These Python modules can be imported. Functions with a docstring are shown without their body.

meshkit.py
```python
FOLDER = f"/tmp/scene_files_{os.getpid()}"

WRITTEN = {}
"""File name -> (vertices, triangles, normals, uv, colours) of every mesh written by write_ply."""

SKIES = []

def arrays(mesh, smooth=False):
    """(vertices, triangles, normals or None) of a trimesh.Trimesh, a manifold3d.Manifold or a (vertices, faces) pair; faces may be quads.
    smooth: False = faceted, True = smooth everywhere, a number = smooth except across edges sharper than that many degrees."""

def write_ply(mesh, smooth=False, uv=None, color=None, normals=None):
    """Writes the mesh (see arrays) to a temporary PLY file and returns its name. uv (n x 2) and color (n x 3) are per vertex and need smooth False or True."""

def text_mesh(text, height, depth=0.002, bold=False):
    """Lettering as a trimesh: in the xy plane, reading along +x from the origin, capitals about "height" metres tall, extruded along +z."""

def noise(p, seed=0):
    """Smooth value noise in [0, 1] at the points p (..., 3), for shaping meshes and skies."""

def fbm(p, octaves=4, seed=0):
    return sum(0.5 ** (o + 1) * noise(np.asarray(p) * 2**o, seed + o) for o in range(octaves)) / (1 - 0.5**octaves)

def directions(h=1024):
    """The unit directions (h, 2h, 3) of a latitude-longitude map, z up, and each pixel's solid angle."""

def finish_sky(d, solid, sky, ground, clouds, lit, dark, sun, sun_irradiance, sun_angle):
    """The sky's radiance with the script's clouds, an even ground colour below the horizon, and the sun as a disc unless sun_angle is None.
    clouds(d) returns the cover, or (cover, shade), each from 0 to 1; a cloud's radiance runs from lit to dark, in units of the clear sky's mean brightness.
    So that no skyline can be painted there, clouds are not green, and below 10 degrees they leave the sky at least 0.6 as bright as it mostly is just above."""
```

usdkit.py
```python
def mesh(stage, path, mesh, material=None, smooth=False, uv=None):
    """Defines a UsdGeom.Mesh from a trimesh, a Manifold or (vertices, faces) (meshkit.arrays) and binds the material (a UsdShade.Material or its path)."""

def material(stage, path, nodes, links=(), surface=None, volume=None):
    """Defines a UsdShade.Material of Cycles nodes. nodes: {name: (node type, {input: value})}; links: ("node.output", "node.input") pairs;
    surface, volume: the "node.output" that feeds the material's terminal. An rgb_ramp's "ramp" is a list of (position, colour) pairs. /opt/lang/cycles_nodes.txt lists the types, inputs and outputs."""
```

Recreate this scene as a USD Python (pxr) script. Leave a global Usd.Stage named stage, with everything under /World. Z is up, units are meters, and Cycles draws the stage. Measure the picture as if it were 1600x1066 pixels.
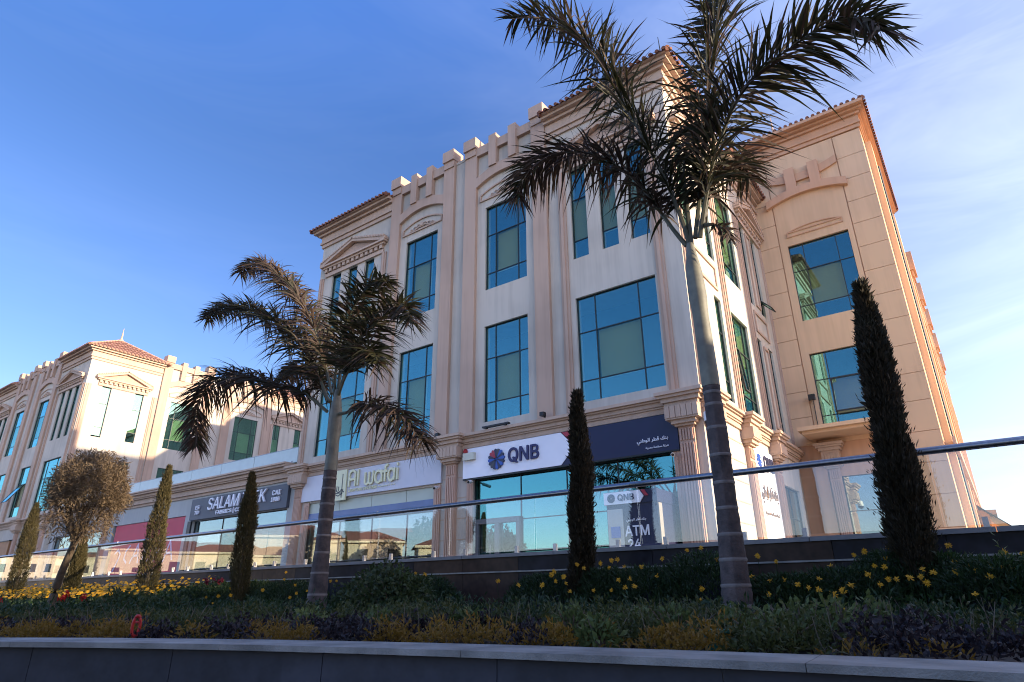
import math, random
import numpy as np, trimesh, usdkit, meshkit
from shapely.geometry import Polygon, LineString, Point, box as sbox
from shapely.ops import unary_union
from shapely import affinity
from pxr import Usd, UsdGeom, UsdLux, UsdShade, Gf, Sdf

stage = Usd.Stage.CreateInMemory()
UsdGeom.SetStageUpAxis(stage, UsdGeom.Tokens.z)
UsdGeom.SetStageMetersPerUnit(stage, 1.0)
UsdGeom.Xform.Define(stage, '/World')
RNG = np.random.default_rng(7)

# ------------------------------------------------------------------ camera
YAW, PITCH, ROLL, FPX = math.radians(-36.4), math.radians(22.1), math.radians(-.44), 983.0
cam = UsdGeom.Camera.Define(stage, '/World/camera')
_f = np.array([math.sin(YAW)*math.cos(PITCH), math.cos(YAW)*math.cos(PITCH), math.sin(PITCH)])
_r = np.array([math.cos(YAW), -math.sin(YAW), 0]); _u = np.cross(_r, _f)
_r, _u = math.cos(ROLL)*_r + math.sin(ROLL)*_u, -math.sin(ROLL)*_r + math.cos(ROLL)*_u
_m = np.eye(4); _m[0, :3] = _r; _m[1, :3] = _u; _m[2, :3] = -_f
cam.AddTransformOp().Set(Gf.Matrix4d(_m.tolist()))
cam.CreateHorizontalApertureAttr(36.0); cam.CreateVerticalApertureAttr(36.0*682/1024)
cam.CreateFocalLengthAttr(36.0*FPX/1600); cam.CreateClippingRangeAttr(Gf.Vec2f(.05, 3000))
cam.CreateExposureAttr(1.02)

# ------------------------------------------------------------------ sky and sun
SA, SB = .28, .24                                   # towards the sun: (1, SA, SB)
sund = np.array([1, SA, SB]); sund /= np.linalg.norm(sund)
sky = UsdLux.DomeLight.Define(stage, '/World/sky')
usdkit.material(stage, '/World/Looks/sky_air', {
    'tc': ('texture_coordinate', {}), 'up': ('separate_xyz', {}),
    'mp': ('mapping', {'scale': (1.0, 1.0, 4.2), 'rotation': (.42, .30, .95)}),
    'n': ('noise_texture', {'scale': 1.9, 'detail': 9.0, 'roughness': .6, 'distortion': .7}),
    'r': ('rgb_ramp', {'ramp': [(0, (0, 0, 0)), (.47, (0, 0, 0)), (.78, (.5, .5, .5)), (1, (.7, .7, .7))]}),
    's': ('sky_texture', {'sky_type': 'single_scattering', 'sun_disc': False, 'sun_elevation': float(math.asin(sund[2])),
                          'sun_rotation': float(math.atan2(sund[0], sund[1])), 'altitude': 50.0, 'air_density': 1.0, 'aerosol_density': .7, 'ozone_density': 2.2}),
    'h': ('hsv', {'hue': .503, 'saturation': 1.22, 'value': 1.32, 'fac': 1.0}),
    'g': ('mix', {'mix_type': 'multiply', 'fac': 1.0, 'color2': (1.0, .89, 1.02)}),
    'zr': ('map_range', {'range_type': 'smoothstep', 'from_min': .57, 'from_max': .86, 'to_min': 0.0, 'to_max': 1.0, 'clamp': True}),
    'zc': ('mix', {'mix_type': 'mix', 'color1': (1.0, .96, 1.02), 'color2': (1.5, 1.52, 1.75)}), 'zg': ('mix', {'mix_type': 'multiply', 'fac': 1.0}),
    # thin bright air towards the sun and along the horizon
    'dt': ('vector_math', {'math_type': 'dot_product', 'vector2': tuple(map(float, sund))}),
    'dr': ('map_range', {'range_type': 'smoothstep', 'from_min': -.25, 'from_max': .80, 'to_min': 0.0, 'to_max': 1.0, 'clamp': True}),
    'hz': ('map_range', {'range_type': 'smoothstep', 'from_min': .72, 'from_max': -.02, 'to_min': .0, 'to_max': .44, 'clamp': True}),
    'sm': ('math', {'math_type': 'multiply_add', 'value2': .71}), 'hm': ('math', {'math_type': 'multiply'}), 'hb': ('math', {'math_type': 'multiply_add', 'value2': 1.2, 'value3': .30}),
    'cl': ('math', {'math_type': 'multiply_add', 'value2': 1.0}),
    'vk': ('mix', {'mix_type': 'multiply', 'fac': 1.0, 'color1': (2.9, 2.85, 2.75)}),
    'ck': ('mix', {'mix_type': 'multiply', 'fac': 1.0, 'color1': (2.3, 2.25, 2.2)}),
    'cg': ('math', {'math_type': 'multiply_add', 'value2': 1.5, 'value3': .14}), 'cm': ('mix', {'mix_type': 'multiply', 'fac': 1.0}),
    'a1': ('mix', {'mix_type': 'add', 'fac': 1.0}), 'a2': ('mix', {'mix_type': 'add', 'fac': 1.0}),
    'b': ('background_shader', {'strength': .11})},
    [('tc.generated', 'mp.vector'), ('mp.vector', 'n.vector'), ('n.fac', 'r.fac'), ('s.color', 'h.color'), ('h.color', 'g.color1'),
     ('tc.generated', 'dt.vector1'), ('dt.value', 'dr.value'), ('tc.generated', 'up.vector'), ('up.z', 'hz.value'),
     ('dr.result', 'hb.value1'), ('hz.result', 'hm.value1'), ('hb.value', 'hm.value2'), ('dr.result', 'sm.value1'), ('hm.value', 'sm.value3'),
     ('sm.value', 'vk.color2'), ('up.z', 'zr.value'), ('zr.result', 'zc.fac'), ('g.color', 'zg.color1'), ('zc.color', 'zg.color2'), ('zg.color', 'a1.color1'), ('vk.color', 'a1.color2'),
     ('dr.result', 'cg.value1'), ('r.color', 'cm.color1'), ('cg.value', 'cm.color2'), ('cm.color', 'ck.color2'),
     ('a1.color', 'a2.color1'), ('ck.color', 'a2.color2'), ('a2.color', 'b.color')], surface='b.background')
UsdShade.MaterialBindingAPI.Apply(sky.GetPrim()).Bind(UsdShade.Material.Get(stage, '/World/Looks/sky_air'))
sky.GetPrim().SetCustomDataByKey('kind', 'structure'); sky.GetPrim().SetCustomDataByKey('label', 'clear blue sky with thin high cloud')
sun = UsdLux.DistantLight.Define(stage, '/World/sun')
sun.CreateNormalizeAttr(True); sun.CreateIntensityAttr(1.25); sun.CreateAngleAttr(.53); sun.CreateColorAttr(Gf.Vec3f(1, .81, .58))
_z = sund; _x = np.cross([0, 0, 1], _z); _x /= np.linalg.norm(_x); _y = np.cross(_z, _x)
_m = np.eye(4); _m[0, :3] = _x; _m[1, :3] = _y; _m[2, :3] = _z
sun.AddTransformOp().Set(Gf.Matrix4d(_m.tolist()))

FLOWERS=[(-3.43,8.61,0.56),(-3.26,8.69,0.59),(-2.92,8.31,0.42),(-2.75,7.21,0.06),(-2.61,6.78,-0.05),(-2.32,7.63,0.18),(-2.09,7.49,0.14),(-2.18,8.18,0.36),(-1.93,7.49,0.14),(-1.98,6.99,-0.0),(-1.77,7.32,0.09),(-1.65,7.24,0.06),(-1.61,7.58,0.15),(-1.54,7.14,0.04),(-1.57,8.04,0.29),(-1.38,6.96,-0.01),(-1.32,7.12,0.03),(-1.28,7.33,0.08),(-1.38,8.44,0.41),(-1.28,8.54,0.45),(-1.16,8.46,0.41),(-1.16,7.68,0.18),(-1.13,8.0,0.27),(-1.04,7.99,0.26),(-1.05,8.32,0.36),(-1.02,7.33,0.08),(-0.97,7.54,0.13),(-0.9,7.55,0.13),(-0.79,7.59,0.14),(-0.7,7.64,0.15),(-0.69,7.87,0.22),(-0.64,7.41,0.09),(-0.6,7.81,0.19),(-0.47,8.76,0.49),(-0.46,8.47,0.38),(-0.42,8.17,0.29),(-0.41,7.81,0.19),(-0.31,8.0,0.24),(-0.24,7.83,0.19),(-0.27,6.96,-0.01),(-0.15,7.67,0.14),(-0.13,7.99,0.23),(-0.03,8.04,0.24),(0.05,7.96,0.22),(0.01,8.52,0.38),(0.15,8.51,0.37),(0.12,8.14,0.27),(-0.92,8.8,0.6),(-0.74,8.8,0.59),(-1.04,8.68,0.49),(-1.31,6.27,-0.17),(-1.2,6.44,-0.13),(-2.44,8.37,0.44),(-8.33,8.4,0.38),(-5.8,7.49,0.2),(-5.34,7.35,0.14),(-4.93,7.31,0.13),(-5.09,7.85,0.32),(-5.03,7.69,0.27),(-4.8,7.64,0.24),(-4.81,7.45,0.18),(-4.61,7.39,0.15),(-4.38,7.1,0.05),(-4.65,7.92,0.35),(-4.49,8.1,0.41),(-4.38,8.22,0.45),(-4.3,8.24,0.46),(-4.28,7.96,0.35),(-4.06,7.96,0.35),(-3.83,8.0,0.35),(-3.65,8.27,0.45),(-3.93,7.53,0.18),(-3.8,7.58,0.19),(-3.71,7.26,0.09),(-3.61,7.31,0.1),(-3.83,7.14,0.06),(-3.46,7.64,0.22),(-4.07,7.14,0.06),(-4.85,8.08,0.41),(-14.89,8.08,0.35),(-13.17,7.87,0.2),(-13.11,7.58,0.05),(-12.72,7.62,0.06),(-13.48,7.53,0.03),(-12.81,7.32,-0.08),(-11.88,7.78,0.15),(-12.11,8.42,0.5),(-11.78,8.17,0.35),(-11.11,7.96,0.23),(-10.61,7.65,0.08),(-10.42,7.74,0.12),(-10.62,7.53,0.01),(-10.27,8.13,0.29),(-10.1,8.13,0.29),(-9.36,7.81,0.13),(-8.96,7.55,0.01),(-8.93,7.44,-0.04),(-8.82,7.73,0.09),(-9.24,8.13,0.28),(-8.83,8.1,0.26),(-8.47,7.87,0.15),(-8.4,7.95,0.18),(-8.31,7.96,0.18),(-8.01,7.55,0.01),(-7.36,7.23,-0.12),(-8.33,8.4,0.38),(-8.88,8.37,0.38),(-7.45,7.73,0.33)]
RPALM=[([(-2.39, 7.2, 4.29), (-2.51, 7.06, 5.11), (-2.82, 6.92, 6.22), (-3.18, 6.78, 7.36), (-3.5, 6.65, 8.15), (-4.0, 6.51, 8.8), (-4.64, 6.37, 9.13)], 0.78, 'green'), ([(-2.3, 7.2, 4.35), (-2.14, 7.33, 5.38), (-1.98, 7.46, 6.47), (-1.77, 7.59, 7.63), (-1.64, 7.72, 8.38), (-1.48, 7.85, 9.58)], 0.8, 'green'), ([(-2.24, 7.2, 4.33), (-2.03, 7.12, 4.96), (-1.58, 7.04, 5.87), (-1.11, 6.96, 6.29), (-0.68, 6.88, 6.36), (-0.25, 6.8, 6.38), (0.06, 6.72, 6.22), (0.24, 6.65, 5.81)], 0.72, 'green'), ([(-2.43, 7.2, 4.28), (-2.74, 7.14, 4.95), (-3.11, 7.08, 5.67), (-3.53, 7.01, 6.14), (-4.14, 6.95, 6.44), (-4.67, 6.89, 6.36), (-4.88, 6.83, 5.85)], 0.66, 'brown'), ([(-2.18, 7.2, 4.53), (-2.1, 7.45, 5.11), (-1.94, 7.71, 5.59), (-1.8, 7.96, 5.79), (-1.72, 8.21, 5.62)], 0.6, 'brown'), ([(-2.17, 7.2, 4.49), (-2.01, 7.15, 4.41), (-1.83, 7.11, 4.1)], 0.18, 'brown')]
LPALM=[([(-9.67, 7.2, 3.27), (-10.0, 7.15, 3.52), (-10.3, 7.1, 3.72), (-10.99, 7.05, 3.96), (-11.82, 6.99, 4.3), (-12.63, 6.94, 4.56), (-13.4, 6.89, 4.6), (-13.85, 6.84, 4.26), (-13.81, 6.79, 3.69), (-13.44, 6.74, 3.04)], 0.72, 'brown'), ([(-9.36, 7.2, 3.17), (-8.76, 7.14, 3.14), (-8.29, 7.09, 3.12), (-7.73, 7.03, 2.93), (-7.24, 6.98, 2.58), (-6.82, 6.92, 2.23)], 0.66, 'brown'), ([(-9.67, 7.2, 3.47), (-10.28, 7.26, 4.28), (-11.19, 7.32, 5.19), (-12.21, 7.38, 5.89), (-13.53, 7.45, 6.56), (-14.93, 7.51, 7.05), (-15.77, 7.57, 6.99)], 0.75, 'green'), ([(-9.59, 7.2, 3.6), (-10.22, 7.32, 4.66), (-11.1, 7.45, 5.83), (-12.11, 7.57, 6.82), (-13.05, 7.69, 7.59), (-14.15, 7.81, 8.26), (-15.18, 7.94, 8.34)], 0.75, 'brown'), ([(-9.49, 7.2, 3.53), (-9.36, 7.07, 4.21), (-9.04, 6.94, 4.8), (-8.57, 6.81, 5.15), (-8.02, 6.68, 5.25), (-7.47, 6.55, 5.06)], 0.65, 'green'), ([(-9.41, 7.2, 3.48), (-9.12, 7.11, 3.95), (-8.65, 7.01, 4.45), (-7.99, 6.92, 4.68), (-7.45, 6.83, 4.71), (-7.08, 6.74, 4.28)], 0.72, 'green'), ([(-9.39, 7.2, 3.51), (-8.8, 6.95, 3.88), (-8.12, 6.71, 3.98), (-7.48, 6.46, 3.53)], 0.6, 'green'), ([(-9.61, 7.2, 3.45), (-10.66, 7.51, 4.24), (-11.7, 7.81, 4.76), (-12.56, 8.12, 4.77)], 0.6, 'brown')]
CYPRESS=[(-0.8, -0.67, 3.58, 0.33), (-4.92, -4.84, 2.94, 0.27), (-12.83, -13.05, 2.56, 0.29), (-17.82, -17.81, 3.35, 0.38), (-22.38, -22.3, 1.72, 0.34), (-26.96, -27.02, 3.14, 0.4)]
BUSHES=[(-0.08, 7.94, 0.28, 0.46), (-0.54, 8.32, 0.34, 0.47), (-1.01, 8.35, 0.39, 0.42), (-1.48, 7.94, 0.21, 0.49), (-1.99, 7.68, 0.16, 0.42), (-3.14, 8.32, 0.47, 0.54), (-3.91, 8.32, 0.32, 0.52), (-4.56, 8.35, 0.32, 0.41), (-5.54, 8.35, 0.26, 0.57), (-8.1, 8.35, 0.29, 0.6), (-9.22, 8.35, 0.28, 0.7), (-11.79, 8.35, 0.28, 0.78), (-13.03, 8.35, 0.3, 0.62), (-14.69, 8.35, 0.32, 0.66)]
AR={'ar1':[[[(334,-44),(335,-32),(336,-30),(340,-30),(343,-31),(342,-42),(345,-45),(355,-47),(366,-47),(376,-45),(379,-41),(378,-7),(385,-7),(386,-10),(386,-31),(387,-42),(389,-45),(396,-46),(399,-45),(402,-40),(403,-32),(410,-33),(409,-44),(415,-46),(425,-45),(426,-37),(423,-26),(426,-25),(431,-26),(434,-39),(432,-48),(424,-53),(411,-53),(405,-49),(399,-53),(389,-53),(383,-50),(373,-54),(350,-54),(338,-50)]],[[(421,-61),(423,-59),(427,-59),(429,-63),(428,-66),(423,-67),(421,-65)]],[[(401,-19),(403,-17),(407,-17),(409,-19),(409,-23),(407,-25),(403,-25),(401,-23)]],[[(354,-35),(361,-32),(357,-27),(357,-22),(361,-18),(366,-17),(368,-21),(363,-25),(367,-30),(367,-34),(360,-39),(355,-39)]],[[(207,-60),(215,-57),(221,-51),(222,-42),(218,-33),(223,-30),(226,-31),(231,-45),(239,-46),(242,-44),(243,-38),(241,-7),(249,-7),(250,-33),(263,-26),(271,-26),(278,-31),(280,-38),(278,-45),(281,-46),(295,-46),(302,-44),(302,-42),(294,-42),(290,-40),(288,-36),(288,-29),(293,-20),(296,-18),(304,-18),(309,-22),(311,-26),(311,-43),(309,-47),(302,-52),(278,-53),(269,-51),(264,-53),(232,-53),(228,-51),(227,-56),(221,-62),(212,-67),(208,-66)],[(297,-27),(296,-34),(299,-35),(304,-34),(304,-28),(301,-25)],[(250,-45),(257,-46),(268,-44),(272,-41),(272,-37),(268,-33),(261,-34),(255,-38)]],[[(301,-6),(303,-4),(307,-4),(309,-8),(308,-11),(303,-12),(301,-10)]],[[(291,-6),(293,-4),(297,-4),(299,-8),(298,-11),(293,-12),(291,-10)]],[[(179,-53),(178,-7),(186,-7),(187,-53)]],[[(126,-60),(136,-58),(141,-55),(141,-53),(131,-52),(127,-47),(128,-37),(135,-29),(143,-29),(148,-33),(151,-40),(151,-46),(160,-46),(163,-44),(162,-7),(169,-7),(171,-36),(169,-49),(162,-53),(150,-53),(143,-63),(137,-66),(127,-67)],[(135,-44),(137,-46),(143,-46),(143,-39),(140,-36),(136,-37)]],[[(6,-56),(6,-47),(9,-39),(15,-41),(15,-56),(24,-60),(39,-59),(44,-55),(44,-52),(36,-49),(37,-41),(52,-46),(60,-45),(63,-40),(64,-32),(71,-33),(70,-44),(75,-46),(82,-46),(85,-41),(83,-7),(91,-7),(92,-33),(105,-26),(113,-26),(120,-31),(122,-38),(119,-47),(113,-51),(106,-53),(72,-53),(65,-49),(60,-53),(52,-53),(51,-59),(47,-63),(36,-67),(19,-67),(13,-65)],[(92,-45),(99,-46),(110,-44),(114,-41),(114,-37),(110,-33),(103,-34),(97,-38)]],[[(62,-19),(64,-17),(68,-17),(70,-19),(70,-23),(68,-25),(64,-25),(62,-23)]],[[(29,-75),(31,-73),(35,-73),(37,-77),(36,-80),(31,-81),(29,-79)]],[[(18,-78),(19,-74),(21,-73),(24,-73),(26,-75),(26,-79),(24,-81),(20,-81)]]],'ar2':[[[(513,-62),(521,-59),(527,-53),(528,-44),(524,-35),(529,-32),(532,-33),(537,-47),(540,-48),(546,-48),(549,-46),(552,-35),(558,-36),(558,-47),(564,-48),(569,-45),(571,-35),(577,-35),(577,-46),(580,-48),(584,-48),(588,-45),(588,-37),(585,-28),(592,-26),(594,-29),(596,-46),(593,-52),(590,-54),(578,-55),(574,-52),(568,-55),(558,-55),(554,-52),(548,-55),(538,-55),(534,-53),(533,-58),(527,-64),(518,-69),(514,-68)]],[[(565,-23),(566,-18),(571,-18),(574,-21),(576,-18),(581,-18),(582,-23),(580,-25),(576,-25),(573,-22),(571,-25),(567,-25)]],[[(576,-17),(572,-17),(570,-15),(571,-10),(577,-11),(578,-14)]],[[(454,-42),(455,-33),(460,-28),(471,-24),(471,-19),(479,-19),(480,-45),(485,-48),(501,-47),(502,-45),(501,-40),(488,-29),(488,-22),(493,-18),(509,-10),(512,-10),(514,-16),(497,-25),(509,-40),(510,-46),(507,-52),(499,-55),(481,-55),(475,-52),(474,-49),(459,-48)],[(462,-37),(465,-42),(472,-42),(472,-31),(463,-34)]],[[(471,-6),(473,-4),(477,-4),(479,-8),(478,-11),(473,-12),(471,-10)]],[[(460,-9),(462,-4),(466,-4),(468,-6),(468,-10),(466,-12),(462,-12)]],[[(324,-50),(322,-9),(330,-9),(331,-44),(332,-47),(335,-48),(341,-48),(345,-45),(347,-35),(354,-36),(353,-46),(357,-48),(361,-48),(364,-46),(366,-35),(372,-35),(372,-46),(375,-48),(380,-48),(384,-44),(383,-31),(387,-30),(390,-30),(392,-45),(394,-47),(400,-48),(404,-46),(409,-35),(413,-31),(423,-30),(431,-38),(431,-49),(424,-55),(417,-55),(409,-52),(403,-55),(395,-55),(388,-50),(382,-55),(373,-55),(369,-52),(364,-55),(354,-55),(349,-52),(343,-55),(331,-55)],[(413,-45),(421,-48),(424,-46),(424,-42),(422,-38),(417,-37),(413,-42)]],[[(207,-42),(208,-33),(213,-28),(224,-24),(224,-19),(232,-19),(232,-37),(233,-45),(235,-47),(239,-48),(243,-47),(248,-36),(253,-31),(263,-30),(269,-36),(273,-46),(277,-48),(284,-48),(285,-46),(283,-42),(283,-34),(286,-29),(288,-29),(288,-23),(292,-20),(312,-37),(315,-42),(315,-49),(311,-54),(308,-55),(299,-55),(293,-53),(284,-55),(274,-55),(269,-53),(265,-56),(258,-56),(250,-51),(243,-55),(234,-55),(228,-52),(227,-49),(212,-48)],[(301,-47),(304,-48),(307,-47),(307,-42),(305,-40),(303,-40)],[(290,-39),(292,-43),(295,-43),(297,-40),(297,-35),(292,-33),(290,-35)],[(254,-44),(260,-49),(265,-47),(263,-40),(260,-37),(257,-37),(253,-41)],[(215,-37),(218,-42),(225,-42),(225,-31),(216,-34)]],[[(224,-6),(226,-4),(230,-4),(232,-8),(231,-11),(226,-12),(224,-10)]],[[(213,-9),(215,-4),(219,-4),(221,-6),(221,-10),(219,-12),(215,-12)]],[[(59,-62),(67,-59),(73,-53),(74,-44),(70,-35),(75,-32),(78,-33),(83,-47),(87,-48),(91,-48),(95,-45),(97,-35),(104,-36),(103,-46),(108,-48),(111,-42),(119,-34),(129,-29),(139,-29),(144,-32),(147,-40),(146,-47),(148,-48),(156,-47),(162,-35),(168,-30),(178,-31),(183,-36),(185,-43),(183,-51),(177,-55),(170,-55),(161,-52),(156,-55),(138,-53),(129,-56),(111,-56),(103,-54),(100,-51),(93,-55),(84,-55),(80,-53),(79,-58),(73,-64),(64,-69),(60,-68)],[(166,-45),(174,-48),(177,-46),(177,-42),(175,-38),(170,-37),(166,-42)],[(117,-48),(133,-48),(139,-44),(139,-39),(136,-36),(130,-36),(124,-39)]],[[(6,-42),(7,-33),(12,-28),(23,-24),(23,-19),(31,-19),(31,-37),(32,-45),(34,-47),(43,-48),(49,-45),(46,-28),(49,-27),(54,-27),(57,-43),(56,-48),(52,-53),(46,-55),(33,-55),(27,-52),(26,-49),(11,-48)],[(14,-37),(17,-42),(24,-42),(24,-31),(15,-34)]],[[(49,-63),(51,-61),(55,-61),(57,-65),(56,-68),(51,-69),(49,-67)]],[[(39,-63),(41,-61),(45,-61),(47,-65),(46,-68),(41,-69),(39,-67)]],[[(23,-6),(25,-4),(29,-4),(31,-8),(30,-11),(25,-12),(23,-10)]],[[(12,-9),(14,-4),(18,-4),(20,-6),(20,-10),(18,-12),(14,-12)]]]}

# ------------------------------------------------------------------ materials
def mat(name, col, rough=.8, var=.12, scale=3.0, bump=.0, bscale=60.0, metal=0.0, spec=.5, col2=None, fine=None):
    p = f'/World/Looks/{name}'
    c = np.array(col, float); c2 = np.array(col2 if col2 is not None else c*(1-var), float)
    nodes = {'tc': ('geometry', {}), 'n': ('noise_texture', {'scale': scale, 'detail': 5.0, 'roughness': .6}),
             'r': ('rgb_ramp', {'ramp': [(0, tuple(c2)), (.35, tuple(c2)), (.65, tuple(c)), (1, tuple(np.minimum(c*(1+var*.4), 1)))]}),
             'p': ('principled_bsdf', {'roughness': rough, 'metallic': metal, 'specular_ior_level': spec})}
    links = [('tc.position', 'n.vector'), ('n.fac', 'r.fac'), ('r.color', 'p.base_color')]
    if bump:
        nodes['bn'] = ('noise_texture', {'scale': bscale, 'detail': 4.0}); nodes['b'] = ('bump', {'strength': bump, 'distance': .01})
        links += [('tc.position', 'bn.vector'), ('bn.fac', 'b.height'), ('b.normal', 'p.normal')]
    return usdkit.material(stage, p, nodes, links, surface='p.BSDF')

def wallmat(name, col, streak=.16):
    """render with rain streaks and broad stains: weather on the wall itself"""
    c = np.array(col)
    return usdkit.material(stage, f'/World/Looks/{name}', {
        'g': ('geometry', {}), 'm1': ('mapping', {'scale': (2.2, 2.2, .12)}), 'n1': ('noise_texture', {'scale': 2.0, 'detail': 6.0, 'roughness': .65}),
        'n2': ('noise_texture', {'scale': .5, 'detail': 4.0}), 'n3': ('noise_texture', {'scale': 90.0, 'detail': 3.0}),
        'mu': ('math', {'math_type': 'multiply'}),
        'r': ('rgb_ramp', {'ramp': [(0, tuple(c*(1-streak*2.0))), (.15, tuple(c*(1-streak*1.2))), (.30, tuple(c)), (1, tuple(np.minimum(c*1.06, .95)))]}),
        'b': ('bump', {'strength': .25, 'distance': .004}), 'p': ('principled_bsdf', {'roughness': .88, 'specular_ior_level': .25})},
        [('g.position', 'm1.vector'), ('m1.vector', 'n1.vector'), ('g.position', 'n2.vector'), ('g.position', 'n3.vector'), ('n1.fac', 'mu.value1'), ('n2.fac', 'mu.value2'),
         ('mu.value', 'r.fac'), ('r.color', 'p.base_color'), ('n3.fac', 'b.height'), ('b.normal', 'p.normal')], surface='p.BSDF')

def leafmat(name, col, col2, trans=.35, rough=.55, scale=1.5):
    return usdkit.material(stage, f'/World/Looks/{name}', {
        'g': ('geometry', {}), 'n': ('noise_texture', {'scale': scale, 'detail': 3.0}), 
        'ad': ('math', {'math_type': 'multiply_add', 'value2': .55}), 'w': ('math', {'math_type': 'multiply', 'value2': .45}),
        'r': ('rgb_ramp', {'ramp': [(0, tuple(col2)), (.3, tuple(col2)), (.7, tuple(col)), (1, tuple(np.array(col)*1.25))]}),
        'p': ('principled_bsdf', {'roughness': rough, 'specular_ior_level': .35}), 't': ('translucent_bsdf', {}), 'x': ('mix_closure', {'fac': trans})},
        [('g.position', 'n.vector'), ('n.fac', 'ad.value1'), ('g.random_per_island', 'w.value1'), ('w.value', 'ad.value3'), ('ad.value', 'r.fac'), ('r.color', 'p.base_color'), ('r.color', 't.color'),
         ('p.BSDF', 'x.closure1'), ('t.BSDF', 'x.closure2')], surface='x.closure')

def glassmat(name, tint, gloss, fac, rough=.0):
    return usdkit.material(stage, f'/World/Looks/{name}', {
        't': ('transparent_bsdf', {'color': tint}), 'gl': ('glossy_bsdf', {'color': gloss, 'roughness': rough}), 'lw': ('layer_weight', {'blend': .5}), 'f': ('math', {'math_type': 'power', 'value2': 5.0}),
        'a': ('math', {'math_type': 'multiply_add', 'value2': 1.0 - fac, 'value3': fac}), 'x': ('mix_closure', {})},
        [('lw.facing', 'f.value1'), ('f.value', 'a.value1'), ('a.value', 'x.fac'), ('t.BSDF', 'x.closure1'), ('gl.BSDF', 'x.closure2')], surface='x.closure')

M = {}
M['cream'] = wallmat('cream_render', (.565, .50, .42))
M['cream_panel'] = wallmat('cream_panel_render', (.56, .50, .43))
M['peach'] = wallmat('peach_render', (.505, .355, .268), .13)
M['peach_stone'] = wallmat('peach_stone', (.56, .37, .28), .13)
M['cornice'] = wallmat('cornice_render', (.54, .395, .30), .14)
M['tan'] = wallmat('tan_render', (.67, .455, .285), .10)
M['tan_trim'] = wallmat('tan_trim_render', (.58, .345, .215), .10)
M['tile'] = mat('roof_tile', (.30, .12, .075), .8, .45, 6.0)
M['tile_pale'] = mat('roof_tile_pale', (.56, .30, .20), .8, .3, 6.0)
M['frame'] = mat('window_frame', (.022, .024, .026), .45, .2)
M['dark'] = mat('dark_interior', (.05, .052, .055), .9, .3)
M['blind'] = mat('roller_blind', (.38, .34, .20), .9, .06)
M['glass'] = glassmat('blue_tinted_glass', (.93, .97, .93), (.33, .83, .88), .22)
M['glass_green'] = glassmat('green_tinted_glass', (.76, .93, .80), (.55, .90, .78), .22)
M['vent_glass'] = glassmat('vent_glass', (.82, .88, .80), (.33, .83, .88), .09)
M['shopglass'] = glassmat('shop_glass', (.72, .84, .84), (.85, .97, 1.0), .22)
M['bankglass'] = glassmat('bank_glass', (.30, .62, .62), (.22, .60, .60), .50)
M['railglass'] = glassmat('railing_glass', (.96, .98, .97), (.95, .98, 1.0), .10)
M['frost'] = mat('frosted_glass', (.50, .58, .56), .35, .08)
M['steel'] = mat('brushed_steel', (.34, .34, .37), .30, .25, 20.0, metal=1.0)
M['white_sign'] = mat('sign_white', (.90, .90, .96), .45, .03)
M['navy'] = mat('sign_navy', (.012, .015, .055), .4, .1)
M['navy_letter'] = mat('letter_navy', (.02, .018, .10), .4, .1)
M['red_sign'] = mat('sign_red', (.42, .03, .06), .4, .1)
M['grey_sign'] = mat('sign_lilac_grey', (.60, .60, .66), .4, .05)
M['dark_sign'] = mat('sign_charcoal', (.075, .085, .11), .5, .12)
M['yellow_cream'] = mat('letter_cream', (.74, .72, .46), .4, .06)
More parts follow.
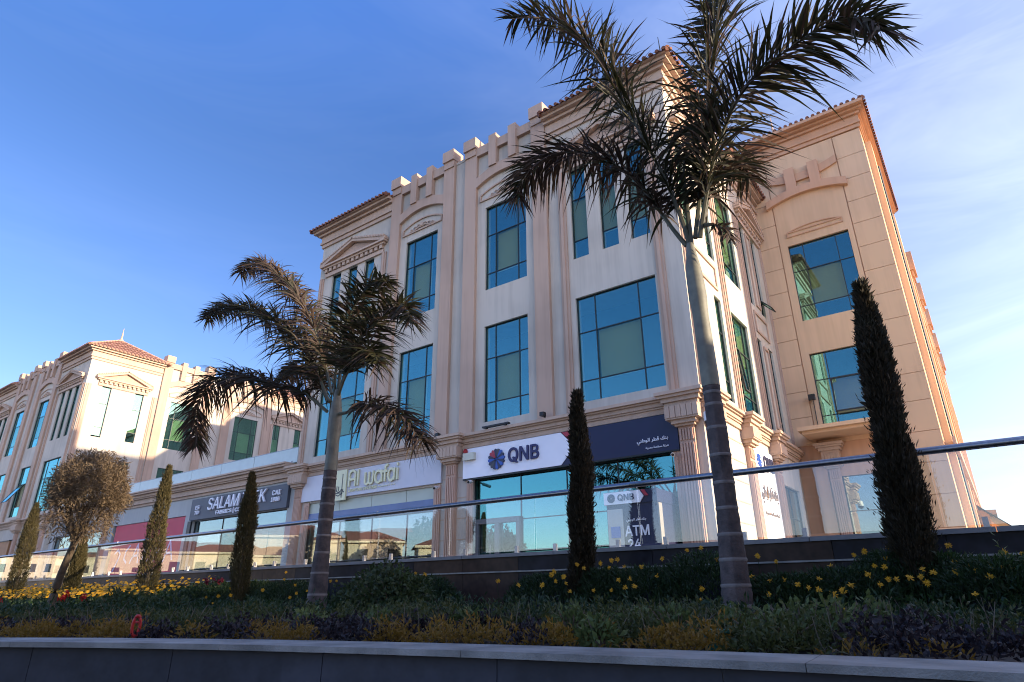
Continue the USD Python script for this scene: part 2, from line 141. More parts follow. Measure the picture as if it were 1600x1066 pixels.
M['white_letter'] = mat('letter_white', (.78, .79, .86), .4, .03)
M['black'] = mat('black_plastic', (.012, .012, .013), .4, .2)
M['beige_strip'] = mat('beige_fascia', (.50, .55, .46), .35, .06)
M['blue_strip'] = mat('blue_light_box', (.13, .19, .36), .3, .2, 1.2)
M['red_board'] = mat('crimson_hoarding', (.52, .035, .075), .55, .12, .8)
M['hoard_letter'] = mat('lilac_paint', (.62, .55, .80), .5, .1)
M['kiosk_side'] = mat('kiosk_side', (.30, .27, .24), .5, .1)
M['podium'] = wallmat('grey_render', (.46, .46, .44), .10)
M['logo_blue'] = mat('logo_blue', (.03, .10, .42), .4, .1)
M['logo_dark'] = mat('logo_dark', (.02, .025, .07), .4, .1)
M['logo_grey'] = mat('logo_grey', (.06, .06, .07), .4, .1)
M['siren_red'] = mat('siren_red', (.45, .03, .03), .3, .1)
M['siren_box'] = mat('siren_box', (.62, .62, .50), .5, .05)
M['housing'] = mat('camera_white', (.75, .75, .74), .4, .05)
M['door_grey'] = mat('door_grey', (.10, .10, .11), .4, .1)
M['granite'] = mat('dark_granite', (.020, .020, .027), .35, .35, 5.0, col2=(.010, .010, .013), spec=.12)
M['granite_brown'] = mat('brown_granite', (.050, .030, .023), .32, .35, 5.0, col2=(.022, .014, .012), spec=.15)
M['granite_front'] = mat('slate_cladding', (.030, .032, .048), .6, .45, 3.2, bump=.3, bscale=14.0, col2=(.014, .015, .024))
M['coping'] = mat('coping_stone', (.29, .28, .262), .65, .45, 2.6, bump=.5, bscale=90.0, col2=(.15, .145, .135))
M['coping_dark'] = mat('coping_grey', (.15, .155, .17), .35, .2, 5.0)
M['joint'] = mat('pale_joint', (.30, .30, .29), .8, .1)
M['soil'] = mat('soil', (.045, .033, .024), .95, .4, 8.0, bump=.6, bscale=30.0)
M['asphalt'] = mat('asphalt', (.05, .05, .052), .9, .2, 10.0)
M['paving'] = mat('plaza_paving', (.26, .24, .22), .8, .15, 2.0)
M['trunk_dark'] = mat('palm_trunk', (.088, .066, .062), .85, .4, 7.0, bump=.8, bscale=38.0, col2=(.034, .027, .027))
M['ring'] = mat('palm_ring', (.19, .165, .155), .85, .3, 12.0)
M['crownshaft'] = mat('crownshaft', (.185, .18, .135), .6, .25, 6.0, col2=(.12, .115, .09))
M['rachis'] = mat('palm_rachis', (.085, .08, .045), .6, .3)
M['palm_green'] = leafmat('palm_leaf_green', (.060, .062, .018), (.030, .030, .012), .28, .55)
M['palm_brown'] = leafmat('palm_leaf_brown', (.140, .088, .052), (.060, .038, .025), .25, .6)
M['cypress'] = leafmat('cypress_leaf', (.034, .046, .018), (.034, .026, .014), .15, .6)
M['cypress_gold'] = leafmat('cypress_leaf_golden', (.17, .14, .042), (.075, .062, .025), .2, .6)
M['bark'] = mat('bark', (.14, .105, .075), .9, .4, 12.0, bump=.7, bscale=60.0)
M['straw'] = leafmat('straw_leaf', (.40, .31, .18), (.16, .115, .07), .3, .6)
M['daisy_leaf'] = leafmat('daisy_leaf', (.052, .098, .024), (.018, .038, .012), .3)
M['shrub_leaf'] = leafmat('shrub_leaf', (.115, .15, .042), (.040, .058, .020), .3)
M['green_leaf'] = leafmat('bedding_green', (.165, .165, .036), (.052, .062, .018), .35)
M['light_leaf'] = leafmat('light_bedding_leaf', (.24, .27, .07), (.09, .12, .038), .35)
M['gold_leaf'] = leafmat('bedding_gold', (.62, .32, .022), (.20, .115, .018), .4)
M['purple_leaf'] = leafmat('bedding_purple', (.050, .034, .040), (.022, .016, .020), .2)
M['petal'] = leafmat('yellow_petal', (.66, .40, .012), (.55, .29, .01), .35)
M['petal_core'] = mat('flower_core', (.55, .27, .01), .8, .2)
M['petal_red'] = leafmat('red_petal', (.62, .025, .02), (.45, .015, .015), .3)
M['petal_dark'] = leafmat('crimson_bract', (.24, .012, .035), (.12, .008, .02), .3)
M['red_metal'] = mat('red_paint', (.42, .016, .014), .4, .2, 20.0)
M['teal'] = mat('green_plastic', (.01, .12, .09), .5, .2)
M['sunwall'] = wallmat('opposite_render', (.70, .58, .42), .12)
M['orange_cloth'] = mat('orange_fascia', (.40, .20, .09), .7, .2)
M['green_board'] = mat('green_board', (.05, .28, .15), .5, .15)
M['concrete'] = mat('concrete', (.42, .40, .37), .85, .15)
M['bronze'] = mat('brown_board', (.20, .13, .09), .5, .2)

# ------------------------------------------------------------------ prims
USED = {}
def numbered(parent, name):
    k = (parent, name); n = USED.get(k, 0); USED[k] = n + 1
    return name if n == 0 else f'{name}_{n:03d}'
ORG = {}
def tag(prim, label=None, cat=None, group=None, kind=None):
    for k, v in (('label', label), ('category', cat), ('group', group), ('kind', kind)):
        if v: prim.SetCustomDataByKey(k, v)
def thing(name, label, cat, loc=(0, 0, 0), group=None, kind=None):
    p = '/World/' + numbered('/World', name)
    x = UsdGeom.Xform.Define(stage, p); x.AddTranslateOp().Set(Gf.Vec3d(*map(float, loc)))
    tag(x.GetPrim(), label, cat, group, kind); ORG[p] = np.array(loc, float)
    return p
class G:
    """a heap of triangles, in the local frame of a wall or in the world"""
    def __init__(s): s.v = []; s.f = []; s.n = 0
    def raw(s, v, f):
        v = np.asarray(v, float); f = np.asarray(f, int)
        if len(v) == 0: return s
        if f.shape[1] == 4: f = np.vstack([f[:, [0, 1, 2]], f[:, [0, 2, 3]]])
        s.v.append(v); s.f.append(f + s.n); s.n += len(v); return s
    def mesh(s, m): return s.raw(m.vertices, m.faces)
    def box(s, a0, a1, b0, b1, c0, c1):
        v = [(a, b, c) for a in (a0, a1) for b in (b0, b1) for c in (c0, c1)]
        return s.raw(v, [(0, 1, 3, 2), (4, 6, 7, 5), (0, 4, 5, 1), (2, 3, 7, 6), (0, 2, 6, 4), (1, 5, 7, 3)])
    def prism(s, poly, c0, c1):
        for g in getattr(poly, 'geoms', [poly]):
            if g.is_empty or g.area < 1e-7: continue
            m = trimesh.creation.extrude_polygon(g, c1 - c0, engine='earcut'); v = np.array(m.vertices); v[:, 2] += c0
            s.raw(v, m.faces)
        return s
    def tube(s, pts, r, k=6, cap=True):
        pts = np.asarray(pts, float); r = np.broadcast_to(np.asarray(r, float), (len(pts),))
        t = np.gradient(pts, axis=0); t /= np.linalg.norm(t, axis=1, keepdims=True) + 1e-12
        a = np.cross(t, np.where(np.abs(t[:, 2:3]) < .9, [[0, 0, 1.]], [[1., 0, 0]])); a /= np.linalg.norm(a, axis=1, keepdims=True); b = np.cross(t, a)
        th = np.arange(k)/k*2*np.pi
        v = (pts[:, None] + r[:, None, None]*(np.cos(th)[None, :, None]*a[:, None] + np.sin(th)[None, :, None]*b[:, None])).reshape(-1, 3)
        f = [(i*k + j, i*k + (j+1) % k, (i+1)*k + (j+1) % k, (i+1)*k + j) for i in range(len(pts)-1) for j in range(k)]
        s.raw(v, f)
        if cap:
            for e, sg in ((0, 1), (len(pts)-1, -1)):
                base = e*k; s.raw(np.vstack([v[base:base+k], pts[e:e+1]]), [((j+1) % k, j, k) if sg > 0 else (j, (j+1) % k, k) for j in range(k)])
        return s
    def arrays(s): return np.vstack(s.v), np.vstack(s.f)
def FRONT(y0): return lambda v: np.stack([v[:, 0], y0 - v[:, 2], v[:, 1]], 1)
def SIDE(x0): return lambda v: np.stack([x0 + v[:, 2], v[:, 0], v[:, 1]], 1)
W = lambda v: v
def part(parent, name, g, m, F=W, label=None, kind=None, smooth=False, material=None):
    v, f = g.arrays(); v = F(v)
    root = '/World/' + parent.split('/')[2]
    v = v - ORG.get(root, np.zeros(3))
    p = parent + '/' + numbered(parent, name)
    pr = usdkit.mesh(stage, p, (v, f), material or M[m], smooth=smooth)
    tag(pr.GetPrim(), label, kind=kind)
    return p
def single(name, g, m, label, cat=None, group=None, kind=None, F=W, smooth=False):
    v, f = g.arrays(); v = F(v)
    p = '/World/' + numbered('/World', name)
    pr = usdkit.mesh(stage, p, (v, f), M[m], smooth=smooth); tag(pr.GetPrim(), label, cat, group, kind)
    return p

# ------------------------------------------------------------------ ground
single('ground', G().box(-900, 900, -900, 900, -1.7, -1.604), 'asphalt', 'dark asphalt street level', kind='structure')
single('plaza', G().box(-140, 60, 9.5, 160, -1.6, -.2), 'paving', 'paved terrace in front of the shops', kind='structure')

# ------------------------------------------------------------------ facade modules
def window(t, F, u0, u1, z0, z1, us=(), zs=(), blinds=(), glass='glass', openc=None, n=-.10, w=.013, bl_label=None):
    """us, zs: inner mullion lines; blinds: (column, row, lower fraction, upper fraction) of a pane with a roller blind behind"""
    U = [u0, *us, u1]; Z = [z0, *zs, z1]
    g = G(); o = .022
    g.box(u0, u0+o, z0, z1, n-.05, n+.03).box(u1-o, u1, z0, z1, n-.05, n+.03).box(u0+o, u1-o, z0, z0+o, n-.05, n+.03).box(u0+o, u1-o, z1-o, z1, n-.05, n+.03)
    for a in us: g.box(a-w, a+w, z0+o, z1-o, n-.04, n+.02)
    for b in zs:
        for i in range(len(U)-1):
            g.box(U[i]+(w if i else o), U[i+1]-(w if i < len(U)-2 else o), b-w, b+w, n-.04, n+.018)
    wp = part(t, 'window', g, 'frame', F)
    for i in range(len(U)-1):
        for j in range(len(Z)-1):
            a0, a1 = U[i]+(w if i else o)-.004, U[i+1]-(w if i < len(U)-2 else o)+.004
            b0, b1 = Z[j]+(w if j else o)-.004, Z[j+1]-(w if j < len(Z)-2 else o)+.004
            pg = G()
            if openc and (i, j) == openc[:2]:
                ang = openc[2]; h = b1-b0
                q = G().box(a0, a1, -h, 0, -.006, .006); fr = G().box(a0, a0+.05, -h, 0, -.03, .03).box(a1-.05, a1, -h, 0, -.03, .03).box(a0+.05, a1-.05, -h, -h+.05, -.03, .03).box(a0+.05, a1-.05, -.05, 0, -.03, .03)
                for gg, nm, mm in ((q, 'pane', glass), (fr, 'open_sash', 'frame')):
                    v, f = gg.arrays(); c, s = math.cos(ang), math.sin(ang)
                    v = np.stack([v[:, 0], b1 + v[:, 1]*c - v[:, 2]*s*0, n + .04 - v[:, 1]*s + v[:, 2]*c], 1)
                    part(wp, nm, G().raw(v, f), mm, F)
                continue
            pg.box(a0, a1, b0, b1, n-.012, n); part(wp, 'pane', pg, 'vent_glass' if glass == 'glass' and any((i, j) == (q[0], q[1]) for q in blinds) else glass, F)
    for (i, j, lo, hi) in blinds:
        h = Z[j+1]-Z[j]
        part(wp, 'blind', G().box(U[i]+w, U[i+1]-w, Z[j]+h*lo, Z[j]+h*hi, n-.12, n-.10), 'blind', F)
    return wp
def big(t, F, u0, u1, z0, z1, glass='glass', blind=True, openc=None):
    d = u1-u0; hz = (z1-z0)
    us = (u0+d*.235, u1-d*.225); zs = (z0+hz*.195, z0+hz*.652)
    return window(t, F, u0, u1, z0, z1, us, zs, [(1, 1, 0, 1)] if blind else [], glass, openc)
def slim(t, F, u0, u1, z0, z1, glass='glass', lo=0.0, hi=1.0):
    h = z1-z0
    return window(t, F, u0, u1, z0, z1, (), (z0+h*.2, z0+h*.66), [(0, 1, lo, hi)], glass)
def fillets(t, F, u0, u1, z0, z1):
    """a flat strip of three fillets running up the wall"""
    d = (u1-u0)/3; g = G()
    g.box(u0, u0+d*.95, z0, z1, .003, .05).box(u0+d*.95, u0+d*2.05, z0, z1, .003, .085).box(u0+d*2.05, u1, z0, z1, .003, .05)
    part(t, 'moulding', g, 'peach', F)
def pediment(t, F, u0, u1, z0):
    g = G(); c = (u0+u1)/2; h = .62
    g.box(u0+.22, u1-.22, z0, z0+.17, .003, .07)                       # architrave
    g.box(u0+.12, u1-.12, z0+.36, z0+.45, .003, .16)
    g.box(u0+.02, u1-.02, z0+.45, z0+.53, .003, .24)
    for sg in (1, -1):
        e = u0 if sg > 0 else u1
        g.prism(Polygon([(e, z0+.53), (e, z0+.63), (c, z0+.63+h), (c, z0+.53+h-.02), (e+sg*.28, z0+.53)]), .003, .24)
    p = part(t, 'pediment', g, 'cornice', F)
    part(p, 'tympanum', G().prism(Polygon([(u0+.3, z0+.532), (u1-.3, z0+.532), (c, z0+.5+h-.03)]), .003, .06), 'peach', F)
    k = int(round((u1-u0-.36)/.30)); s = (u1-u0-.36)/k
    for i in range(k):
        a = u0+.18+s*(i+.22); part(p, 'dentil', G().box(a, a+s*.56, z0+.20, z0+.358, .003, .13), 'cornice', F)
    ks = int(round((u1-u0)/.2)); q = G()
    for i in range(ks):                                                # small blocks along the raking edge
        for sg in (1, -1):
            e = u0 if sg > 0 else u1
            x = abs(c-u0)*(i+.5)/ks; x2 = x+.075
            za = z0+.635+h*x/abs(c-u0)
            a, b = sorted((e+sg*x, e+sg*x2)); q.box(a, b, za-.01, za+.075, .04, .27)
    part(p, 'raking_blocks', q, 'cornice', F)
    return p
def arch_plate(t, F, u0, u1, z0=4.78):
    """peach surround: two pilasters, the arch and the battlement above"""
    d = u1-u0; pw = .55*d/3.6; a, b = u0+pw, u1-pw
    c = (a+b)/2; hw = (b-a)/2; rise = .30; R = (hw*hw+rise*rise)/(2*rise); zc = 14.0+rise-R
    arc = [(c+R*math.sin(x), zc+R*math.cos(x)) for x in np.linspace(-math.asin(hw/R), math.asin(hw/R), 17)]
    outer = Polygon([(u0, z0), (u0, 15.80), (u1, 15.80), (u1, z0), (b, z0)] + arc[::-1] + [(a, z0)])
    m1, m2 = u0+d*.325, u0+d*.575; mw = d*.095
    rec = [(a+.02, m1-.01), (m1+mw+.01, m2-.01), (m2+mw+.01, b-.02)]
    def arcz(x): return zc + math.sqrt(max(R*R-(x-c)**2, 0)) + .42
    for (p, q) in rec:
        outer = outer.difference(Polygon([(p, arcz(p)), (q, arcz(q)), (q, 15.42), (p, 15.42)]))
    pl = part(t, 'arch_surround', G().prism(outer, .003, .13), 'peach', F)
    for x in (m1, m2):
        part(pl, 'merlon', G().box(x, x+mw, arcz(x+mw/2)-.02, 16.05, .133, .19).box(x+.005, x+mw-.005, 15.802, 16.045, -.25, .131), 'peach', F)
    for e in (u0, u1-pw):
        part(pl, 'pilaster_cap', G().box(e-.02, e+pw+.02, 15.803, 16.28, -.34, .24).box(e+.01, e+pw-.01, 15.5, 15.80, .132, .175), 'peach', F)
    # relief panel above the window
    w0, w1 = a+.13, b-.13; rs = .26; R2 = (((w1-w0)/2)**2+rs*rs)/(2*rs); z2 = 13.64+rs-R2
    ar = [(c+R2*math.sin(x), z2+R2*math.cos(x)) for x in np.linspace(-math.asin((w1-w0)/2/R2), math.asin((w1-w0)/2/R2), 13)]
    P = Polygon([(w0, 13.36)] + ar + [(w1, 13.36)])
    rp = part(t, 'relief_panel', G().prism(P.difference(P.buffer(-.055, join_style=2)), .003, .05), 'peach', F)
    g = G()
    for sg in (1, -1):
        for k, (dx, r) in enumerate(((.16, .085), (.36, .075), (.55, .055))):
            th = np.linspace(0, 1.7*np.pi, 14); rr = r*np.linspace(1, .35, 14)
            pts = np.stack([c+sg*(dx+rr*np.cos(th)), 13.57-.03*k*1.3+rr*np.sin(th), np.full(14, .035)], 1)
            g.tube(pts, .022, 5)
        pts = np.stack([c+sg*np.linspace(.02, .72, 10), 13.50-.10*np.linspace(0, 1, 10)**2+.03*np.sin(np.linspace(0, 9, 10)), np.full(10, .03)], 1); g.tube(pts, .025, 5)
    g.raw(*G().prism(Point(c, 13.6).buffer(.085, 4), .003, .06).arrays())
    part(rp, 'scroll_ornament', g, 'cornice', F)
    return (c-.87*d/3.6, c+.89*d/3.6)
def hip_roof(t, x0, x1, y0, y1, z, h, sides='EWNS', pitch=.215, spire=True, m='tile'):
    """barrel tiled hipped roof over a rectangle"""
    cx, cy = (x0+x1)/2, (y0+y1)/2; dx, dy = x1-x0, y1-y0; half = min(dx, dy)/2
    base = G(); tiles = G()
    if dx >= dy: r0, r1 = (x0+half, cy), (x1-half, cy)
    else: r0, r1 = (cx, y0+half), (cx, y1-half)
    V = [(x0, y0, z), (x1, y0, z), (x1, y1, z), (x0, y1, z), (*r0, z+h), (*r1, z+h)]
    if dx >= dy: f = [(0, 1, 5), (0, 5, 4), (1, 2, 5), (2, 3, 4), (2, 4, 5), (3, 0, 4)]
    else: f = [(0, 1, 4), (1, 2, 5), (1, 5, 4), (2, 3, 5), (3, 0, 4), (3, 4, 5)]
    base.raw(V, f + [(0, 2, 1), (0, 3, 2)])
    edges = {'S': ((x0, y0), (x1, y0), (0, 1)), 'E': ((x1, y0), (x1, y1), (-1, 0)), 'N': ((x1, y1), (x0, y1), (0, -1)), 'W': ((x0, y1), (x0, y0), (1, 0))}
    for k in sides:
        p, q, inn = edges[k]; p, q, inn = map(np.array, (p, q, inn)); L = np.linalg.norm(q-p); d = (q-p)/L
        n = max(2, int(L/pitch)); s = L/n
        nrm = np.array([-inn[0]*h, -inn[1]*h, half]); nrm = nrm/np.linalg.norm(nrm)
        for i in range(n):
            u = (i+.5)*s; run = min(half, u, L-u)
            a = np.array([*(p+d*u - inn*.05), z-.05*h/half]); b = np.array([*(p+d*u+inn*run), z+h*run/half])
            th = np.linspace(0, np.pi, 6); r = s*.31
            D3 = np.array([d[0], d[1], 0])
            ring = np.cos(th)[:, None]*r*D3 + np.sin(th)[:, None]*r*nrm
            steps = max(1, int(np.linalg.norm(b-a)/.34)); prev = None
            for q_ in range(steps):
                A = a+(b-a)*q_/steps; B = a+(b-a)*(q_+1)/steps + (a-b)/np.linalg.norm(b-a)*0; lift = .018*nrm
                va = A+ring*1.08+lift; vb = B+ring*.88
                tiles.raw(np.vstack([va, vb]), [(j, j+1, 6+j+1, 6+j) for j in range(5)])
                if q_ == 0: tiles.raw(np.vstack([va, A[None]]), [(j+1, j, 6) for j in range(5)])
    rp = part(t, 'roof', base, m)
    part(rp, 'roof_tiles', tiles, m, kind='stuff')
    rid = G()
    for cnr, e in ((0, 4), (1, 5 if dx >= dy else 4), (2, 5), (3, 4 if dx >= dy else 5)):
        rid.tube([V[cnr], V[e]], .09, 6)
    rid.tube([V[4], np.array(V[5])+1e-3], .09, 6); part(rp, 'ridge_tiles', rid, m)
    if spire:
        sp = G().tube([(cx, cy, z+h-.1), (cx, cy, z+h+.12), (cx, cy, z+h+.2), (cx, cy, z+h+.5), (cx, cy, z+h+1.0)], [.16, .13, .07, .055, .012], 8)
        part(t, 'finial', sp, 'cornice', smooth=40)
def eaves(t, x0, x1, y0, y1, z, e=(0, 0, 0, 0), m='cornice', k=1.0):
    """stepped frieze round a tower; e: whether each side (west, east, south, north) overhangs"""
    prof = [(z+.00, z+.17, .07), (z+.173, z+.28, .13), (z+.283, z+.56, .09), (z+.563, z+.68, .20), (z+.683, z+.79, .36), (z+.793, z+.84, .47)]
    g = G()
    for a, b, n in prof: g.box(x0-n*e[0]*k, x1+n*e[1]*k, y0-n*e[2], y1+n*e[3], a, b)
    part(t, 'frieze', g, m)
def cornice(t, F, u0, u1, zt=4.76, m='cornice', ends=(0, 0)):
    g = G()
    for a, b, n in ((zt-.44, zt-.30, .06), (zt-.297, zt-.25, .10), (zt-.247, zt-.14, .14), (zt-.137, zt-.09, .20), (zt-.087, zt, .27)):
        g.box(u0-n*ends[0], u1+n*ends[1], a, b, .002, n)
    part(t, 'cornice', g, m, F)
def column(t, F, uc, w=.40, z0=-.2, zt=4.76, bw=1.0, base_n=.0):
    """fluted pilaster with its grooved capital block"""
    s = G(); s.box(uc-w/2, uc+w/2, z0, zt-.86, .004, .12)
    k = 5; d = w/(k*2+1)
    for i in range(k): s.box(uc-w/2+d*(2*i+1)-d*.1, uc-w/2+d*(2*i+2)+d*.1, z0+.35, zt-1.28, .122, .155)
    for i in range(k): s.box(uc-w/2+d*(2*i+1)-d*.1, uc-w/2+d*(2*i+2)+d*.1, zt-1.20, zt-.92, .122, .155)
    c = part(t, 'column', s, 'peach_stone', F)
    b = G()
    b.box(uc-w/2-.06, uc+w/2+.06, zt-.855, zt-.80, .004, .20).box(uc-w/2-.12, uc+w/2+.12, zt-.797, zt-.70, .004, .27)
    b.box(uc-bw/2+.07, uc+bw/2-.07, zt-.697, zt-.66, .004, .34)
    n = 6; dd = (bw-.12)/n
    for i in range(n): b.box(uc-bw/2+.06+dd*i+.008, uc-bw/2+.06+dd*(i+1)-.008, zt-.657, zt-.36, .004, .36)
    b.box(uc-bw/2+.07, uc+bw/2-.07, zt-.655, zt-.362, .002, .335)
    for a, e, q in ((zt-.357, zt-.25, .30), (zt-.247, zt-.14, .36), (zt-.137, zt-.07, .43), (zt-.067, zt+.02, .48)):
        b.box(uc-bw/2-(q-.36), uc+bw/2+(q-.36), a, e, .004, q)
    part(c, 'capital', b, 'cornice', F)
def wall(t, F, u0, u1, z0, z1, holes, m='cream', n0=-.3, n1=0.0, name='wall'):
    P = sbox(u0, z0, u1, z1)
    for (a, b, c, d) in holes: P = P.difference(sbox(a, c, b, d))
    return part(t, name, G().prism(P, n0, n1), m, F)

Z1, Z2, Z3, Z4 = 5.08, 8.36, 9.71, 13.05
# ================================================================== bank building
bank = thing('bank_building', 'long three storey cream and peach building with battlements above the bank and the lighting shop', 'building', (-13.4, 15, -.2))
F = FRONT(15.0)
def arch_windows(u0, u1):
    d = u1-u0; c = (u0+u1)/2; return (c-.87*d/3.55, c+.87*d/3.55)
holes = []
AB = [(-17.1, -13.67), (-13.12, -9.51)]
for (u0, u1) in AB:
    a, b = arch_windows(u0, u1); holes += [(a, b, Z1, Z2), (a, b, Z3, Z4)]
TL = [(-20.75, -18.05)]; slimL = [(-20.78, -20.19), (-19.72, -19.14), (-18.67, -18.1)]; slimR = [(-8.67, -8.10), (-7.63, -7.07), (-6.66, -6.07)]
for a, b in slimL + slimR: holes.append((a, b, Z3, Z4))
holes += [(-20.75, -18.05, Z1, Z2), (-8.66, -6.06, Z1, Z2)]
wall(bank, F, -21.65, -5.2, 4.4, 15.6, holes)
for (u0, u1) in AB:
    a, b = arch_windows(u0, u1); arch_plate(bank, F, u0, u1)
    big(bank, F, a, b, Z1, Z2); big(bank, F, a, b, Z3, Z4)
part(bank, 'parapet', G().box(-13.668, -13.122, 15.602, 15.72, -.3, .02), 'cream', F)
big(bank, F, -20.75, -18.05, Z1, Z2); big(bank, F, -8.66, -6.06, Z1, Z2)
for i, (a, b) in enumerate(slimL + slimR): slim(bank, F, a, b, Z3, Z4, lo=[0, .0, .0, .02, .0, .0][i], hi=[.7, .8, 1, 1, 1, 1][i])
for u in (-21.60, -17.62, -9.10): fillets(bank, F, u, u+.27, 4.78, 13.06)
fillets(bank, F, -5.98, -5.72, 4.78, 13.06)
pediment(bank, F, -21.45, -17.3, 13.06); pediment(bank, F, -9.30, -5.50, 13.06)
eaves(bank, -21.65, -17.11, 15.0, 19.2, 14.70, (1, 0, 1, 1)); eaves(bank, -9.50, -5.2, 15.0, 18.12, 14.70, (0, 1, 1, 0))
hip_roof(bank, -22.15, -17.12, 14.5, 19.7, 15.52, 1.3); hip_roof(bank, -9.50, -4.70, 14.5, 18.7, 15.52, 1.35)
part(bank, 'lightning_rod', G().tube([(-4.98, 14.62, 15.5), (-4.98, 14.62, 15.75), (-5.0, 14.62, 16.25)], [.03, .018, .01], 6), 'frame')
cornice(bank, F, -21.65, -5.2, ends=(1, 1))
for uc in (-21.25, -13.42, -5.62): column(bank, F, uc)
# side wall towards the entrance court
S = SIDE(-5.2)
sh = []
for a, b in ((15.45, 16.05), (17.25, 17.85), (18.78, 20.42), (21.42, 22.0), (22.82, 23.4)): sh += [(a, b, Z1, Z2), (a, b, Z3, Z4)]
wall(bank, S, 15.302, 24.447, 4.4, 15.6, sh)
for a, b in ((15.45, 16.05), (17.25, 17.85), (21.42, 22.0), (22.82, 23.4)):
    for z0, z1 in ((Z1, Z2), (Z3, Z4)): window(bank, S, a, b, z0, z1, (), (z0+.66, z0+2.18), [(0, 0, .3, 1), (0, 1, 0, 1), (0, 2, 0, 1)] if a < 20 else [(0, 1, 0, 1)], 'glass_green') if not (a > 22.5 and z0 == Z3) else window(bank, S, a, b, z0, z1, (), (z0+.66, z0+2.18), (), 'glass_green', (0, 0, .75))
window(bank, S, 18.78, 20.42, Z1, Z2, (19.2, 20.02), (5.7, 7.2), [(1, 1, 0, 1), (1, 2, 0, 1), (0, 2, 0, 1), (2, 1, 0, 1), (2, 2, 0, 1)], 'glass_green', (0, 1, .10)); window(bank, S, 18.78, 20.42, Z3, Z4, (19.2, 20.02), (10.35, 11.9), [(1, 1, 0, 1), (0, 1, 0, 1), (0, 2, 0, 1), (1, 2, 0, 1), (2, 2, 0, 1), (2, 1, .3, 1)], 'glass_green')
for u in (15.06, 18.12, 18.34, 20.82, 21.04, 24.0): fillets(bank, S, u, u+.17, 4.78, 13.06)
pediment(bank, S, 15.2, 18.1, 13.06); pediment(bank, S, 21.15, 24.35, 13.06)
for a, b in ((15.6, 17.7), (21.6, 23.2)):                             # framed panels between the storeys
    P = sbox(a, 8.62, b, 9.45); part(bank, 'panel_moulding', G().prism(P.difference(P.buffer(-.09, join_style=2)), .003, .045), 'peach', S)
part(bank, 'panel_moulding', G().prism(sbox(22.12, 9.8, 22.7, 12.9).difference(sbox(22.2, 9.88, 22.62, 12.82)), .003, .05), 'peach', S)
part(bank, 'panel_moulding', G().prism(sbox(22.12, 5.2, 22.7, 8.2).difference(sbox(22.2, 5.28, 22.62, 8.12)), .003, .05), 'peach', S)
eaves(bank, -9.4, -5.2, 20.9, 24.44, 14.70, (0, 1, 1, 0)); hip_roof(bank, -9.4, -4.7, 20.4, 24.43, 15.52, 1.2, 'ES', spire=False)
part(bank, 'parapet', G().box(18.6, 20.38, 15.602, 16.0, -.3, .05).box(18.65, 18.95, 16.002, 16.3, -.3, .06).box(19.4, 19.7, 16.002, 16.3, -.3, .06).box(20.05, 20.35, 16.002, 16.3, -.3, .06), 'peach', S)
cornice(bank, S, 15.002, 24.44, ends=(0, 0))
for uc in (15.35, 18.32, 21.1): column(bank, S, uc, w=.42, bw=.9)
wall(bank, S, 15.302, 24.447, -.2, 4.398, [(21.7, 23.8, -.2, 3.3)], 'cream_panel')
window(bank, S, 21.7, 23.8, -.2, 3.3, (22.75,), (2.3,), (), 'shopglass')
for z in np.arange(.6, 4.0, .55): part(bank, 'panel_joint', G().box(16.0, 18.0, z, z+.03, .002, .012), 'peach', S)
# ground floor front: piers, lintels
wall(bank, F, -21.65, -5.2, -.2, 4.398, [(-20.72, -13.95, -.2, 3.3), (-12.62, -6.05, -.2, 3.36)], 'cream_panel')
for u in (-20.75, -14.06): part(bank, 'jamb', G().box(u-.12, u+.16, -.2, 3.32, .003, .05).box(u-.02, u+.02, -.1, 3.2, .052, .07).box(u+.06, u+.10, -.1, 3.2, .052, .07), 'peach_stone', F)
for u in (-12.78, -6.02): part(bank, 'jamb', G().box(u-.02, u+.22, -.2, 3.36, .003, .05).box(u+.04, u+.08, -.1, 3.2, .052, .07).box(u+.13, u+.17, -.1, 3.2, .052, .07), 'peach_stone', F)
for u0, u1 in ((-21.6, -20.9), (-13.9, -13.66), (-13.2, -12.85), (-5.78, -5.85)):
    for z in np.arange(.35, 4.0, .62):
        if u1 > u0: part(bank, 'stone_joint', G().box(u0, u1, z, z+.025, .002, .01), 'cornice', F)
# bank shop window and door
window(bank, F, -12.60, -6.07, -.2, 3.34, (-10.87, -9.29, -7.70), (2.06,), (), 'bankglass', n=-.14)
dg = G().box(-12.58, -12.38, -.2, 2.0, -.12, -.04).box(-11.78, -11.62, -.2, 2.0, -.12, -.04).box(-11.0, -10.88, -.2, 2.0, -.12, -.04).box(-12.58, -10.88, 2.0, 2.14, -.12, -.035)
dp = part(bank, 'door', dg, 'door_grey', F)
part(dp, 'handle', G().tube([(-11.88, .8, .02), (-11.88, 1.4, .02)], .018, 6), 'steel', F)
# lighting shop window
window(bank, F, -20.70, -13.97, -.2, 2.55, (-18.9, -17.2, -15.5), (), (), 'shopglass', n=-.14)
for a, b in ((-20.70, -18.91), (-18.90, -17.21), (-17.20, -15.51), (-15.50, -13.97)): part(bank, 'fascia_panel', G().box(a+.006, b-.006, 2.92, 3.298, -.10, -.05), 'beige_strip', F)
part(bank, 'light_box', G().box(-20.7, -13.97, 2.56, 2.915, -.12, -.02).box(-20.6, -14.1, 2.68, 2.80, -.02, .0), 'blue_strip', F)
